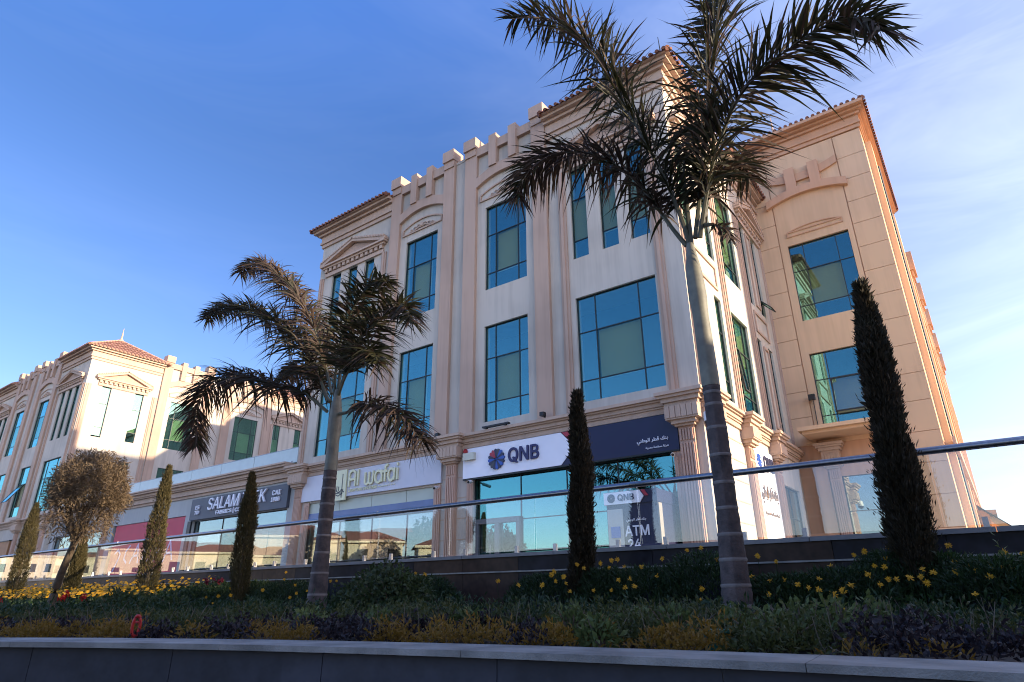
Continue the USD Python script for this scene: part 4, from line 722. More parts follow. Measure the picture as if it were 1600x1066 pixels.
part(t, 'head', G().box(-4.42, -4.2, 24.18, 24.34, 6.56, 6.76), 'black'); part(t, 'bracket', G().box(-4.34, -4.28, 24.342, 24.415, 6.62, 6.70), 'black'); part(t, 'cable', G().tube([(-4.3, 24.39, 6.6), (-4.31, 24.4, 5.9), (-4.3, 24.4, 5.36)], .014, 5), 'black')
for x, z, lab in ((-13.86, 4.86, 'small dark floodlight on the cornice below the left pilaster of the third bay'), (-9.75, 4.86, 'small dark floodlight on the cornice below the pilaster left of the right end bay')):
    t = thing('cornice_light', lab, 'lamp', (x, 14.75, z), 'small lamps on the cornice'); part(t, 'head', G().box(x-.07, x+.07, 14.62, 14.76, z-.05, z+.06), 'black'); part(t, 'bracket', G().box(x-.02, x+.02, 14.765, 14.82, z-.085, z+.03), 'black')
t = thing('lamp_strip', 'long dark lamp strip lying on the cornice under the third bay window', 'lamp', (-11.7, 14.8, 4.8)); part(t, 'body', G().box(-12.0, -11.0, 14.68, 14.80, 4.80, 4.85), 'black'); part(t, 'foot', G().box(-11.9, -11.84, 14.7, 14.78, 4.765, 4.798).box(-11.16, -11.1, 14.7, 14.78, 4.765, 4.798), 'black')

# ================================================================== terrace wall, railing and planter
tw = thing('terrace_wall', 'dark polished granite terrace wall below the glass railing', 'wall', (-16, 9.4, -.3))
rng = np.random.default_rng(3); x = -48.0; i = 0
while x < 6:
    w = 1.25; m = 'granite_brown' if (i % 5 in (1, 2) and x < -2) else 'granite'
    part(tw, 'panel', G().box(x+.004, x+w-.004, 9.28, 9.33, .412, .64), m); part(tw, 'panel', G().box(x+.004, x+w-.004, 9.28, 9.33, -.5, .386), m)
    x += w; i += 1
part(tw, 'core', G().box(-48, 6, 9.332, 9.6, -.6, .638), 'concrete')
part(tw, 'ledge', G().box(-48, 6, 9.245, 9.33, .388, .410), 'coping')
for k in range(27): part(tw, 'coping_stone', G().box(-48+2*k+.004, -46+2*k-.004, 9.24, 9.62, .642, .70), 'coping_dark')
gr = thing('glass_railing', 'clear glass railing with a round steel handrail on the granite wall', 'railing', (-16, 9.4, .7))
xs = np.arange(-48, 6, 1.98)
for i, x in enumerate(xs[:-1]):
    p_ = part(gr, 'glass_panel', G().box(x+.012, x+1.968, 9.34, 9.352, .735, 1.60), 'railglass')
    for u in (x+.40, x+1.58): part(p_, 'clamp', G().box(u-.03, u+.03, 9.320, 9.338, .702, .82).box(u-.03, u+.03, 9.354, 9.372, .702, .82).box(u-.045, u+.045, 9.31, 9.385, .7005, .710), 'steel')
hr = part(gr, 'handrail', G().tube([(-48, 9.346, 1.645), (6, 9.346, 1.645)], .047, 14), 'steel', smooth=50)
for x in np.arange(-46.5, 6, 6.0): part(hr, 'sleeve', G().tube([(x-.05, 9.346, 1.645), (x+.05, 9.346, 1.645)], .051, 14), 'steel', smooth=50)
# front wall: follows a curve in plan
BK = np.array([(-16, -6), (-11.5, -.5), (-9.3, 1.3), (-7.63, 2.33), (-6.44, 2.93), (-5.2, 3.4), (-3.46, 3.87), (-2.47, 4.05), (-1.61, 4.16), (-.74, 4.24), (.6, 4.27), (4, 4.2)])
from scipy.interpolate import CubicSpline
tt = np.r_[0, np.cumsum(np.linalg.norm(np.diff(BK, axis=0), axis=1))]; cs = CubicSpline(tt, BK)
def wcurve(s): p = cs(s); d = cs(s, 1); d /= np.linalg.norm(d); return p, np.array([d[1], -d[0]])   # normal towards the camera
pw = thing('planter_wall', 'low curved planter wall with a pale coping and dark slate cladding', 'wall', (-4, 3.5, -1.6))
def sweep(s0, s1, o0, o1, z0, z1, n=5):
    v = []
    for s in np.linspace(s0, s1, n):
        p, nn = wcurve(s)
        for o, z in ((o0, z0), (o1, z0), (o1, z1), (o0, z1)): v.append((*(p+nn*o), z))
    f = [(i*4+j, i*4+(j+1) % 4, (i+1)*4+(j+1) % 4, (i+1)*4+j) for i in range(n-1) for j in range(4)] + [(3, 2, 1, 0), ((n-1)*4, (n-1)*4+1, (n-1)*4+2, (n-1)*4+3)]
    return G().raw(v, f)
tot = tt[-1]; L = 2.1; ns = int(tot/L)
for i in range(ns): part(pw, 'coping_stone', sweep(i*L+.002, (i+1)*L-.002, .0, .56, -.358, -.318), 'coping')
L2 = 1.42; 
for i in range(int(tot/L2)): part(pw, 'cladding_panel', sweep(i*L2+.003, (i+1)*L2-.003, .44, .50, -1.6, -.361), 'granite_front')
part(pw, 'joint_filler', sweep(0, tot-.1, .05, .488, -1.6, -.37, 60), 'joint')
bed = G().raw(*(lambda P: (np.array([(x, y, -.42) for x, y in P] + [(x, 9.26, -.33) for x, y in P]), [(i, i+1, len(P)+i+1, len(P)+i) for i in range(len(P)-1)]))([(x, y) for x, y in BK]))
bv = [(-48, 9.26, -.36), (-48, -6, -.42), (-16, -6, -.42)]
single('planting_bed', bed.raw(bv + [(-16, 9.26, -.36)], [(0, 1, 2), (0, 2, 3)]), 'soil', 'dark soil of the planting bed', kind='structure')

# ================================================================== plants
def leaves(P, D, L, Wd, rng, bend=.25, up=None):
    """leaf blades: P bases, D unit directions, L lengths, Wd widths: 2 quads, folded along the length"""
    n = len(P); L = np.broadcast_to(L, n)[:, None]; Wd = np.broadcast_to(Wd, n)[:, None]
    r = rng.normal(size=(n, 3)); s = np.cross(D, r); s /= np.linalg.norm(s, axis=1, keepdims=True) + 1e-9
    b = np.cross(s, D)
    m = P + D*L*.5 + b*L*bend*.3; e = P + D*L - np.array([0, 0, 1])*L*bend*.3
    v = np.stack([P, m - s*Wd/2, m + s*Wd/2, e], 1).reshape(-1, 3)
    i = np.arange(n)*4
    return v, np.vstack([np.stack([i, i+1, i+2], 1), np.stack([i+1, i+3, i+2], 1)])
def unit(v): return v/np.linalg.norm(v, axis=-1, keepdims=True)
def frond(t, pts, LL, kind, seed, singles, dens=62.0):
    rng = np.random.default_rng(seed); pts = np.array(pts); k = np.r_[0, np.cumsum(np.linalg.norm(np.diff(pts, axis=0), axis=1))]
    c = CubicSpline(k, pts); T = k[-1]; s = np.linspace(0, T, 26)
    rp = part(t, 'frond', G().tube(c(s), np.interp(s, [0, T*.25, T], [.034, .022, .004]), 6), 'rachis')
    n = int(T*dens); heap = G(); one = []
    for i in range(n):
        for sd in (1, -1):
            u = (i+rng.random())/n; u0 = min(.24, .55/T)
            if u < u0: continue
            f = u*T; p = c(f); tg = unit(c(f, 1)); side = np.cross(tg, [0, 0, 1.]); side = side/(np.linalg.norm(side)+1e-6); nm = np.cross(side, tg)
            a = rng.normal(.30, .62); d = unit(tg*rng.uniform(.22, .60)*(1+u*.8) + sd*side*math.cos(a)*rng.uniform(.8, 1.1) + nm*math.sin(a)*.85)
            Ln = LL*1.18*rng.uniform(.75, 1.08)*min(1, .5+(u-u0)*3.5)*min(1, .42+(1-u)*1.6); wd = rng.uniform(.027, .047)
            droop = (rng.uniform(.35, .75) if kind == 'brown' else rng.uniform(.18, .50))
            st = np.linspace(0, 1, 5)[:, None]; ax = p + d*Ln*st + np.array([0, 0, -1.])*Ln*droop*st**2 + rng.normal(0, .02, 3)*st**2
            w = unit(np.cross(d, rng.normal(0, .5, 3) + nm)); ww = wd*np.array([.45, 1, .9, .55, .04])[:, None]/2
            v = np.vstack([ax - w*ww, ax + w*ww]); fc = [(j, j+1, 5+j+1, 5+j) for j in range(4)]
            mm = 'palm_brown' if (kind == 'brown' and rng.random() < .8) or (kind != 'brown' and rng.random() < .28) else 'palm_green'
            if len(one) < singles and rng.random() < .5: one.append((v, fc, mm))
            else: (heap if mm == ('palm_brown' if kind == 'brown' else 'palm_green') else heap2(heap)).raw(v, fc)
    for v, fc, mm in one: part(rp, 'leaflet', G().raw(v, fc), mm)
    part(rp, 'leaflets', heap, 'palm_brown' if kind == 'brown' else 'palm_green', kind='stuff')
    if hasattr(heap, 'h2'): part(rp, 'leaflets', heap.h2, 'palm_green' if kind == 'brown' else 'palm_brown', kind='stuff')
def heap2(h):
    if not hasattr(h, 'h2'): h.h2 = G()
    return h.h2
def palm(x, y, ztop, r0, r1, fronds, lab, seed, rings, zc, full=1.0):
    t = thing('palm_tree', lab, 'palm tree', (x, y, -.4), 'palms in the planting bed'); rng = np.random.default_rng(seed)
    z = np.linspace(-.4, zc, 60); wob = .012*np.sin(z*5)+.006*rng.normal(size=60)
    rr = r0 + (r1-r0)*np.clip((z+.2)/(zc+.2), 0, 1)**.6 + .05*np.exp(-(z+.3)*1.6) + wob*.4
    tr = part(t, 'trunk', G().tube(np.stack([x+.02*np.sin(z*.9), np.full(60, y), z], 1), rr, 18), 'trunk_dark', smooth=True)
    for q in rings:
        k = np.interp(q, z, rr); part(tr, 'leaf_scar', G().tube([(x+.02*math.sin(q*.9), y, q-.018), (x+.02*math.sin(q*.9), y, q), (x+.02*math.sin(q*.9), y, q+.018)], [k+.002, k+.008, k+.002], 18, False), 'ring', smooth=True)
    zs = np.linspace(zc+.002, ztop, 16)
    part(t, 'crownshaft', G().tube(np.stack([x+.02*np.sin(zs*.9), np.full(16, y), zs], 1), np.interp(zs, [zc, zc+.05, ztop-1.0, ztop-.75, ztop-.4, ztop], [r1*1.0, r1*1.02, r1*.92, r1*1.10, r1*.95, r1*.45]), 16), 'crownshaft', smooth=True)
    part(t, 'spear_leaf', G().tube([(x, y, ztop-.2), (x+.02, y, ztop+.9), (x+.05, y+.05, ztop+1.5)], [.04, .025, .004], 6), 'rachis')
    for i, (pts, LL, kd) in enumerate(fronds): frond(t, pts, LL*full, kd, seed*50+i, 300//len(fronds))
palm(-2.37, 7.2, 4.29, .132, .104, RPALM, 'tall palm in front of the building corner, with the larger crown', 3, [-0.11, 0.09, 0.35, 0.61, 0.89, 1.17, 1.48, 1.8, 2.08, 2.23], 2.31, 1.15)
palm(-9.41, 7.2, 3.65, .135, .115, LPALM, 'smaller palm in front of the lighting shop sign with drooping brown fronds', 5, [0.05, 0.39, 0.72, 1.0, 1.26, 1.53, 1.8, 1.98], 2.12, .95)

def cypress(i, x0, x1, zt, R, lab):
    R = R*(.66 if i < 2 else .60)
    rng = np.random.default_rng(40+i); y = 7.9 if i == 2 else 8.3; t = thing('cypress_tree', lab, 'cypress', (x0, y, -.36), 'cypresses along the glass railing')
    g = lambda q: np.array([x0+(x1-x0)*np.clip((q+.36)/(zt+.36), 0, 1)])
    zs = np.linspace(-.4, zt*.8, 8); part(t, 'trunk', G().tube(np.stack([x0+(x1-x0)*np.clip((zs+.36)/(zt+.36), 0, 1), np.full(8, y), zs], 1), np.linspace(.07, .012, 8), 7), 'bark')
    n = 26000 if i < 2 else 13000; fin = .62 if i < 2 else .85; f = rng.random(n)**.85; z = -.2+(zt+.2)*f
    prof = np.interp(f, [0, .06, .2, .4, .62, .8, .92, 1], [.60, .85, 1.0, .98, .84, .62, .36, .08])
    th = rng.uniform(0, 2*np.pi, n); lump = 1+.75*(meshkit.fbm(np.stack([np.cos(th)*1.3, np.sin(th)*1.3, z*1.7], 1), 4, i)-.5)*2+.25*(rng.random(n) < .04)
    r = R*prof*lump*np.sqrt(rng.uniform(.35, 1, n))
    stray = (rng.random(n) < .012); r = np.where(stray, r*rng.uniform(1.1, 1.5, n), r); wob = R*.35*(meshkit.fbm(np.stack([z*1.1, z*0+i, z*0], 1), 2, i+9)-.5)*2*(1-f)
    P = np.stack([x0+(x1-x0)*np.clip((z+.36)/(zt+.36), 0, 1)+wob+r*np.cos(th), y+r*np.sin(th), z], 1)
    D = unit(np.stack([np.cos(th)*.45, np.sin(th)*.45, np.full(n, 1.0)], 1)+rng.normal(0, .22, (n, 3)))
    gold = i >= 2
    v, fc = leaves(P, D, rng.uniform(.06, .14, n)*fin, rng.uniform(.014, .028, n)*fin, rng, .1); 
    if i < 2:                                                          # older, coarser sprays deep inside
        m = 8000; f2 = rng.random(m)**.85; z2 = -.2+(zt+.2)*f2; t2 = rng.uniform(0, 6.28, m); lp = 1+.75*(meshkit.fbm(np.stack([np.cos(t2)*1.3, np.sin(t2)*1.3, z2*1.9], 1), 4, i)-.5)*2
        r2 = R*.80*np.interp(f2, [0, .06, .2, .4, .62, .8, .92, 1], [.60, .85, 1.0, .98, .84, .62, .36, .08])*lp*np.sqrt(rng.uniform(.2, 1, m))
        a_, b_ = leaves(np.stack([x0+(x1-x0)*np.clip((z2+.36)/(zt+.36), 0, 1)+r2*np.cos(t2), y+r2*np.sin(t2), z2], 1), unit(np.stack([np.cos(t2)*.4, np.sin(t2)*.4, np.ones(m)], 1)+rng.normal(0, .25, (m, 3))), rng.uniform(.08, .16, m), rng.uniform(.03, .05, m), rng, .1)
        fc = np.vstack([fc, b_+len(v)]); v = np.vstack([v, a_])
    part(t, 'crown', G().raw(v, fc), 'cypress_gold' if gold else 'cypress')
    if not gold or True:
        m = 260; f = rng.uniform(.75, 1, m); z = -.2+(zt+.2)*f; th = rng.uniform(0, 6.28, m); r = R*np.interp(f, [.7, .9, 1], [.6, .3, .05])
        v, fc = leaves(np.stack([x0+(x1-x0)*(z+.36)/(zt+.36)+r*np.cos(th), y+r*np.sin(th), z], 1), unit(np.stack([np.cos(th)*.3, np.sin(th)*.3, np.ones(m)], 1)), .12, .02, rng); part(t, 'crown_tip', G().raw(v, fc), 'cypress_gold' if i else 'cypress')
CL = ['dark leaning cypress at the right in front of the tan wing', 'dark upright cypress in front of the bank sign', 'cypress with a golden tip in front of the fabric shop sign', 'golden brown cypress in front of the crimson hoarding', 'low golden cypress behind the trunk of the ball headed tree', 'golden brown cypress at the far left edge']
for i, c in enumerate(CYPRESS): cypress(i, *c, CL[i])

def ball_tree():
    rng = np.random.default_rng(77); t = thing('ball_tree', 'ball headed tree with dry straw coloured leaves and a bent trunk', 'tree', (-13.7, 4.8, -.36))
    base = np.array([-13.72, 4.82, -.4]); top = np.array([-13.03, 4.71, .93]); C = np.array([-12.63, 4.6, 1.68])
    s = np.linspace(0, 1, 12)[:, None]; tr = base+(top-base)*s+np.array([0, 0, 0])+np.array([-.11, 0, 0])*np.sin(s*np.pi)
    tk = part(t, 'trunk', G().tube(tr, np.linspace(.075, .055, 12)[:, ], 10), 'bark', smooth=True)
    g = G()
    for k in range(34):
        d = unit(np.array([rng.normal(), rng.normal(), rng.uniform(-.25, 1.2)])); e = C + d*rng.uniform(.45, .76); mid = (top+e)/2+rng.normal(0, .07, 3)
        c = np.array([top-(0, 0, .02), top+(mid-top)*.5+rng.normal(0, .03, 3), mid, e]); g.tube(c, [.022, .016, .010, .004], 5)
    part(tk, 'branches', g, 'bark')
    n = 24000; d = unit(rng.normal(size=(n, 3))); lump = 1+.30*(meshkit.fbm(d*2.6+5, 3, 4)-.5)*2
    r = .80*lump*rng.uniform(.02, 1, n)**.30; P = C+d*r[:, None]*np.array([.80, .80, .95]); P[:, 2] = np.where(d[:, 2] < -.4, P[:, 2]-.05, P[:, 2])
    keep = rng.random(n) < np.where(d[:, 2] < -.3, .30, 1.0); P, d = P[keep], d[keep]; n = len(P)
    D = unit(d*.6+rng.normal(0, .7, (n, 3))+np.array([0, 0, .15]))
    v, f = leaves(P, D, rng.uniform(.055, .115, n), rng.uniform(.010, .019, n), rng, .35); part(t, 'crown', G().raw(v, f), 'straw')
ball_tree()

# daisy bushes: feathery foliage, stalks and large flowers
FL = [np.array(p) for p in FLOWERS]; owner = [int(np.argmin([math.hypot(p[0]-b[0], (p[1]-b[1])*.5) for b in BUSHES])) for p in FL]
BL = ['at the far right edge', 'right of the leaning cypress', 'at the foot of the leaning cypress', 'left of the leaning cypress', 'right of the tall palm trunk', 'left of the tall palm trunk', 'below the cash machine kiosk', 'right of the upright cypress', 'left of the upright cypress', 'left of the leafy green shrub', 'below the right half of the lighting shop', 'left of the smaller palm trunk', 'right of the golden tipped cypress', 'left of the golden tipped cypress']
for bi, (bx, by, bt, hw) in enumerate(BUSHES):
    rng = np.random.default_rng(300+bi); t = thing('daisy_bush', 'green daisy bush with yellow flowers ' + BL[bi], 'flowering bush', (bx, by, -.36), 'daisy bushes along the bed')
    H = bt+.36; n = 3400; th = rng.uniform(0, 6.28, n); r = hw*1.25*np.sqrt(rng.random(n)); z = -.3+H*np.sqrt(np.clip(1-(r/(hw*1.35))**2, .02, 1))*rng.uniform(.25, 1, n)**.45
    z *= 1; P = np.stack([bx+r*np.cos(th), by+.65*r*np.sin(th), np.minimum(z, bt)], 1)
    D = unit(np.stack([np.cos(th)*.5, np.sin(th)*.5, np.full(n, .9)], 1)+rng.normal(0, .45, (n, 3)))
    v, f = leaves(P, D, rng.uniform(.06, .13, n), rng.uniform(.010, .022, n), rng, .4); part(t, 'foliage', G().raw(v, f), 'daisy_leaf')
    for p in [FL[k] for k in range(len(FL)) if owner[k] == bi]:
        R = rng.uniform(.027, .044); look = unit(np.array([-p[0], -p[1], .55*abs(p[1])+.6]) + rng.normal(0, 1.6, 3)); a = unit(np.cross(look, [.3, .2, 1.])); b = np.cross(look, a)
        st = G().tube([(p[0]+rng.normal(0, .05), p[1]+.06, p[2]-.30), tuple(p-look*.03-np.array([0, 0, .10])), tuple(p-look*.008)], .004, 4, False)
        part(t, 'stalk', st, 'daisy_leaf'); k = int(rng.integers(10, 14)); g = G()
        for j in range(k):
            q = 6.283*j/k+rng.normal(0, .06); rr = R*rng.uniform(.85, 1.1); d = a*math.cos(q)+b*math.sin(q); s = -a*math.sin(q)+b*math.cos(q); w = R*.155; lift = look*rng.normal(.004, .008)
            g.raw([p+d*R*.16-s*w*.5, p+d*R*.16+s*w*.5, p+d*rr*.62+s*w+lift, p+d*rr+lift*1.3, p+d*rr*.62-s*w+lift], [(0, 4, 2), (0, 2, 1), (4, 3, 2)])
        fp = part(t, 'flower', g, 'petal')
        part(fp, 'flower_heart', G().tube([p, p+look*.008, p+look*.013], [R*.24, R*.22, R*.08], 8), 'petal_core')

def shrub(x, y, top, hw, n, L, wd, m, lab, name='leafy_shrub', cat='shrub', seed=1, grp=None, bark=True):
    rng = np.random.default_rng(seed); t = thing(name, lab, cat, (x, y, -.36), grp); H = top+.36
    if bark:
        g = G()
        for k in range(14):
            e = np.array([x+rng.normal(0, hw*.5), y+rng.normal(0, hw*.35), -.36+H*rng.uniform(.6, .95)]); g.tube([(x+rng.normal(0, .04), y, -.4), (x+(e[0]-x)*.5, y+(e[1]-y)*.4, -.36+H*.4), e], [.012, .009, .004], 5)
        part(t, 'stem', g, 'bark')
    d = unit(rng.normal(size=(n, 3))*[1, .7, 1]); d[:, 2] = np.abs(d[:, 2]); r = rng.uniform(.1, 1, n)**.45*(1+.35*(meshkit.fbm(d*3, 3, seed)-.5)*2)
    P = np.stack([x+d[:, 0]*hw*r, y+d[:, 1]*hw*r, -.36+H*(.12+.88*d[:, 2]*r)], 1); D = unit(d*.6+rng.normal(0, .6, (n, 3))+[0, 0, .3])
    v, f = leaves(P, D, rng.uniform(.7, 1.2, n)*L, rng.uniform(.8, 1.2, n)*wd, rng, .3); part(t, 'foliage', G().raw(v, f), m); return t
shrub(-7.0, 6.6, .42, .62, 2600, .085, .042, 'shrub_leaf', 'tall leafy green shrub between the smaller palm and the upright cypress', seed=11)
shrub(-7.7, 6.7, .30, .5, 1800, .08, .04, 'shrub_leaf', 'lower leafy green shrub just left of the tall leafy shrub', seed=12)
shrub(-12.0, 5.3, .10, .55, 1900, .08, .038, 'shrub_leaf', 'leafy green shrub behind the red hose hanger, in front of the golden brown cypress', seed=13)
shrub(-10.5, 5.2, .05, .5, 1500, .08, .038, 'shrub_leaf', 'small green shrub below the fabric shop window', seed=14)
shrub(-.02, 8.2, .50, .12, 170, .09, .028, 'light_leaf', 'single pale leafy shoot right of the leaning cypress', 'pale_shoot', 'plant', seed=15, bark=False)
def redplant(x, y, top, hw, m, lab, nf, seed, cat='flowering plant', name='red_flower_plant'):
    t = shrub(x, y, top, hw, 320, .06, .035, 'daisy_leaf', lab, name, cat, seed, bark=False); rng = np.random.default_rng(seed); g = G()
    for k in range(nf):
        c = np.array([x+rng.normal(0, hw*.5), y-.05+rng.normal(0, hw*.3), top+rng.normal(.02, .03)]); n = 22
        v, f = leaves(c+rng.normal(0, .02, (n, 3)), unit(rng.normal(size=(n, 3))), .045, .04, rng); part(t, 'flower_head', G().raw(v, f), m)
redplant(-13.3, 3.9, -.02, .13, 'petal_red', 'red geranium at the far left edge of the bed', 4, 21)
redplant(-13.9, 5.1, .02, .17, 'petal_red', 'cluster of red geraniums just left of the bent trunk', 6, 22)
redplant(-13.4, 5.25, .02, .08, 'petal_red', 'single red geranium just right of the bent trunk', 2, 23)
redplant(-14.0, 8.0, .36, .25, 'petal_dark', 'crimson bougainvillea sprig beside the golden brown cypress', 6, 24, name='bougainvillea')

# ground cover in bands behind the wall: uncountable
def polar_r(az):                                                       # distance of the wall's back edge in a direction from the viewpoint
    a = np.arctan2(BK[:, 0], BK[:, 1]); r = np.hypot(BK[:, 0], BK[:, 1]); return np.interp(az, a, r)
def pix_az(px): return YAW + np.arctan((np.asarray(px, float)-800)/(FPX/math.cos(PITCH)*1.0+145))
def cover(name, m, lab, zones, L, wd, seed, per, upd=.8, clump=.35):
    rng = np.random.default_rng(seed); g = G()
    for (p0, p1, d0, d1, h) in zones:
        a0, a1 = pix_az(p0), pix_az(p1); am = (a0+a1)/2; rm = polar_r(am)+(d0+d1)/2
        area = abs(a1-a0)*rm*(d1-d0); n = int(area*per); 
        if n < 3: continue
        nc = max(3, int(area*26)); ca = rng.uniform(a0, a1, nc); cr = polar_r(ca)+rng.uniform(d0, d1, nc); ch = h*rng.uniform(.6, 1.15, nc)
        k = rng.integers(0, nc, n); off = rng.normal(0, .085, (n, 2)); x = np.sin(ca[k])*cr[k]+off[:, 0]; y = np.cos(ca[k])*cr[k]+off[:, 1]
        rr = np.hypot(x, y); lim = polar_r(np.arctan2(x, y))+.03; s = np.maximum(rr, lim+rng.uniform(0, .04, n))/rr; x, y = x*s, y*s; y = np.minimum(y, 9.15)
        z = -.38+ch[k]*np.exp(-(off**2).sum(1)/.02)*rng.uniform(.35, 1, n)+.03
        D = unit(np.stack([off[:, 0]*4, off[:, 1]*4, np.full(n, upd)], 1)+rng.normal(0, .55, (n, 3)))
        v, f = leaves(np.stack([x, y, z], 1), D, rng.uniform(.7, 1.25, n)*L, rng.uniform(.8, 1.2, n)*wd, rng, .35); g.raw(v, f)
    single(name, g, m, lab, 'ground cover', kind='stuff')
LP = [(905, .75, .16, .20, 'left of the gap in the golden plants'), (948, .10, .15, .13, 'in the gap between two golden clumps'), (1010, .95, .18, .22, 'below the cash machine kiosk, in front of the daisies'), (1085, .90, .20, .22, 'just left of the tall palm foot'), (1185, .85, .17, .20, 'just right of the tall palm foot'), (1255, .40, .17, .20, 'between the palm and the purple plants'), (1300, 1.15, .20, .30, 'in front of the daisies right of the tall palm'), (1365, .95, .19, .33, 'just left of the dark purple plants'), (1430, 1.45, .17, .32, 'behind the dark purple plants'), (720, 1.05, .17, .18, 'below the leafy shrubs'), (560, 1.1, .2, .16, 'right of the smaller palm foot'), (440, 1.05, .2, .15, 'left of the smaller palm foot')]
for i_, (px, d_, hw_, tp_, lab_) in enumerate(LP):
    az_ = float(pix_az(px)); r_ = float(polar_r(az_))+d_+hw_*.6
    shrub(math.sin(az_)*r_, math.cos(az_)*r_, -.19+tp_*.5, hw_, 260, .075, .030, 'light_leaf', 'low pale green leafy plant ' + lab_, 'bedding_plant', 'plant', 400+i_, 'pale bedding plants along the coping')
cover('golden_ground_cover', 'gold_leaf', 'golden yellow bedding plants just behind the planter wall', [(-150, 40, .3, 1.0, .16), (60, 170, .2, 1.1, .20), (205, 250, .05, .4, .16), (320, 455, .05, .55, .18), (575, 610, .05, .4, .14), (560, 640, .03, .5, .2), (640, 812, .03, .6, .24), (835, 960, .03, .5, .19), (975, 1090, .03, .6, .2), (1095, 1200, .03, .55, .2), (1370, 1400, .03, .3, .14), (1520, 1545, .03, .3, .14)], .058, .015, 61, 2300)
cover('purple_ground_cover', 'purple_leaf', 'dark purple bedding plants among the golden ones', [(-150, 60, .9, 2.2, .16), (90, 200, 1.0, 2.0, .16), (150, 205, .05, .6, .16), (255, 330, .05, .8, .2), (360, 640, .7, 1.7, .2), (465, 565, .04, .9, .2), (600, 860, .7, 1.6, .22), (800, 840, .03, .8, .18), (1380, 1525, .05, 1.2, .25), (1500, 1700, .3, 1.1, .2)], .055, .026, 62, 1900)
cover('green_bedding', 'green_leaf', 'low mixed green bedding plants in the middle of the bed', [(1180, 1390, .05, 1.1, .22), (-150, 330, 2.0, 7.0, .22), (300, 640, 1.3, 3.2, .30), (160, 330, .6, 2.2, .22), (600, 1200, 1.0, 2.4, .32), (940, 1000, .05, .6, .2), (860, 1330, .55, 1.5, .26), (1180, 1340, .05, 1.0, .26), (1500, 1700, 1.2, 2.2, .28)], .062, .019, 63, 1900)
rng = np.random.default_rng(66); g = G()
for k in range(420):                                                   # dry twigs and flower stalks among the bedding
    az = pix_az(rng.uniform(-60, 1650)); r = polar_r(az)+rng.uniform(.3, 2.6); p = np.array([math.sin(az)*r, math.cos(az)*r, -.38]); q = p+np.array([rng.normal(0, .12), rng.normal(0, .12), rng.uniform(.12, .36)]); g.tube([p, (p+q)/2+rng.normal(0, .02, 3), q], [.004, .003, .0015], 3, False)
single('dry_stalks', g, 'bark', 'dry stalks and twigs standing among the bedding plants', 'dry stalks', kind='stuff')
single('irrigation_pipe', G().tube([(*(wcurve(q)[0]-wcurve(q)[1]*(.10+.03*math.sin(q*4))), -.375+.01*math.sin(q*7)) for q in np.linspace(tt[2], tt[-2], 120)], .010, 6), 'black', 'thin black irrigation pipe lying along the back of the coping', 'pipe')
cover('dark_green_bedding', 'daisy_leaf', 'dark green undergrowth at the back of the bed', [(-150, 400, 3.5, 7.5, .34), (330, 800, 2.6, 4.8, .36), (800, 1700, 1.7, 4.6, .34)], .10, .024, 64, 620)
rng = np.random.default_rng(65); g = G(); gl = G()
for k in range(2000):                                                   # heads of five petals over the back of the bed
    x, y = rng.uniform(-33, -15.2), rng.uniform(7.0, 8.9); z = .02+.42*(y-7.0)/1.9*rng.uniform(.6, 1.0)+rng.uniform(0, .12)
    if x > -17.5 and rng.random() < .5: continue
    up = unit(np.array([rng.normal(.3, .4), rng.normal(-.5, .4), 1.0])); a = unit(np.cross(up, [1, .2, .1])); b = np.cross(up, a); c = np.array([x, y, z]); R = rng.uniform(.028, .05)
    for q in range(6): d = a*math.cos(q*1.047)+b*math.sin(q*1.047); w = np.cross(up, d)*R*.42; g.raw([c, c+d*R*.6-w, c+d*R, c+d*R*.6+w], [(0, 1, 2), (0, 2, 3)])
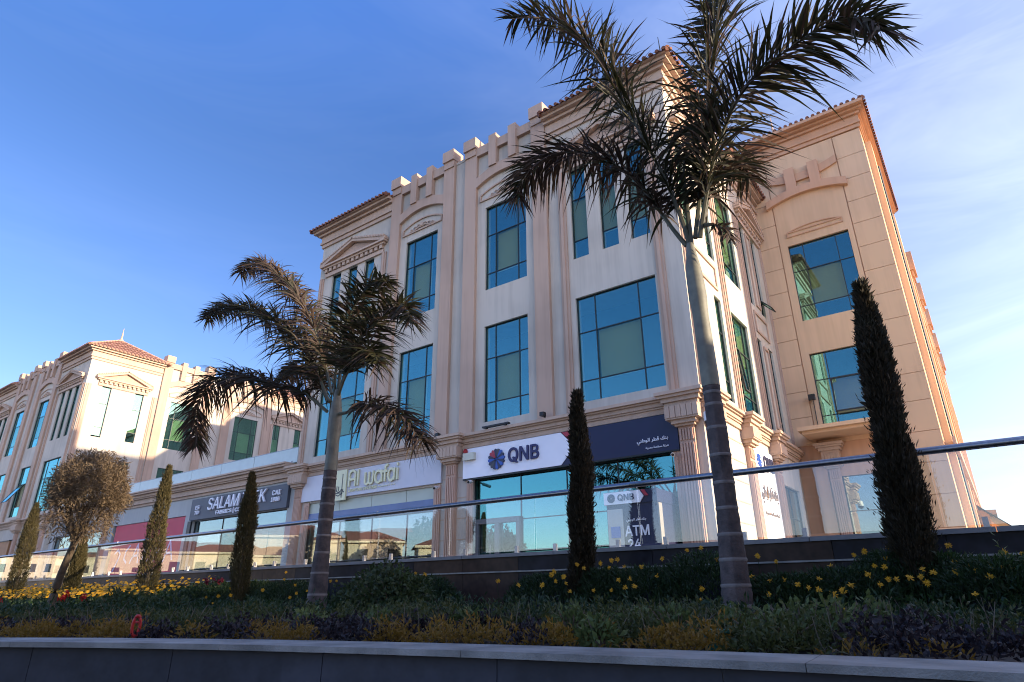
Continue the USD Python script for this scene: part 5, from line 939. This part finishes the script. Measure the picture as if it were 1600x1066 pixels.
single('yellow_flower_mass', g, 'petal', 'mass of small sunlit yellow flowers at the left of the bed', 'flowers', kind='stuff')
n = 26000; x, y = rng.uniform(-40, -14.5, n), rng.uniform(5.8, 9.15, n); z = -.38+rng.uniform(.2, 1, n)*(.22+.48*np.clip((y-6.2)/2.6, 0, 1))*(.75+.5*meshkit.fbm(np.stack([x*1.3, y*1.3, x*0], 1), 3, 9))
v, f = leaves(np.stack([x, y, z], 1), unit(rng.normal(0, .6, (n, 3))+[0, 0, .8]), rng.uniform(.09, .17, n), rng.uniform(.03, .055, n), rng, .35)
single('flower_mass_foliage', G().raw(v, f), 'daisy_leaf', 'green foliage under the mass of small yellow flowers', 'ground cover', kind='stuff')
street_tree(-47, -31, 6.0, 2.6, 31, 'dark street tree mirrored between the villas in the lighting shop window')
street_tree(-66, -30, 6.5, 2.4, 32, 'dark street tree mirrored in the fabric shop window')

# red hose hanger and a half buried green pot
t = thing('hose_hanger', 'red oval metal hose hanger standing in the flower bed', 'garden fitting', (-6.52, 3.02, -.36))
e = np.array([-.78, .62, 0]); e = e/np.linalg.norm(e)*.0 + np.array([.44, .9, 0])/1.0; e = e/np.linalg.norm(e)
th = np.linspace(0, 2*np.pi, 33); c0 = np.array([-6.52, 3.02, -.225])
hp = part(t, 'hoop', G().tube([c0 + e*.030*math.cos(a) + np.array([0, 0, 1])*.085*math.sin(a) for a in th], .014, 8, False), 'red_metal', smooth=True)
part(t, 'stake', G().tube([c0-[0, 0, .075], c0-[0, 0, .22]], .014, 8), 'red_metal')
part(t, 'cross_bar', G().tube([c0+e*.03+[0, 0, .03], c0-e*.03+[0, 0, .03]], .010, 6), 'red_metal')
t = thing('garden_pot', 'small green plastic pot half hidden in the golden plants right of the palm', 'pot', (-1.75, 4.75, -.36))
part(t, 'wall', G().tube([(-1.75, 4.75, -.38), (-1.75, 4.75, -.24)], [.07, .10], 14), 'teal'); part(t, 'rim', G().tube([(-1.75, 4.75, -.242), (-1.75, 4.75, -.225)], .108, 14), 'teal')
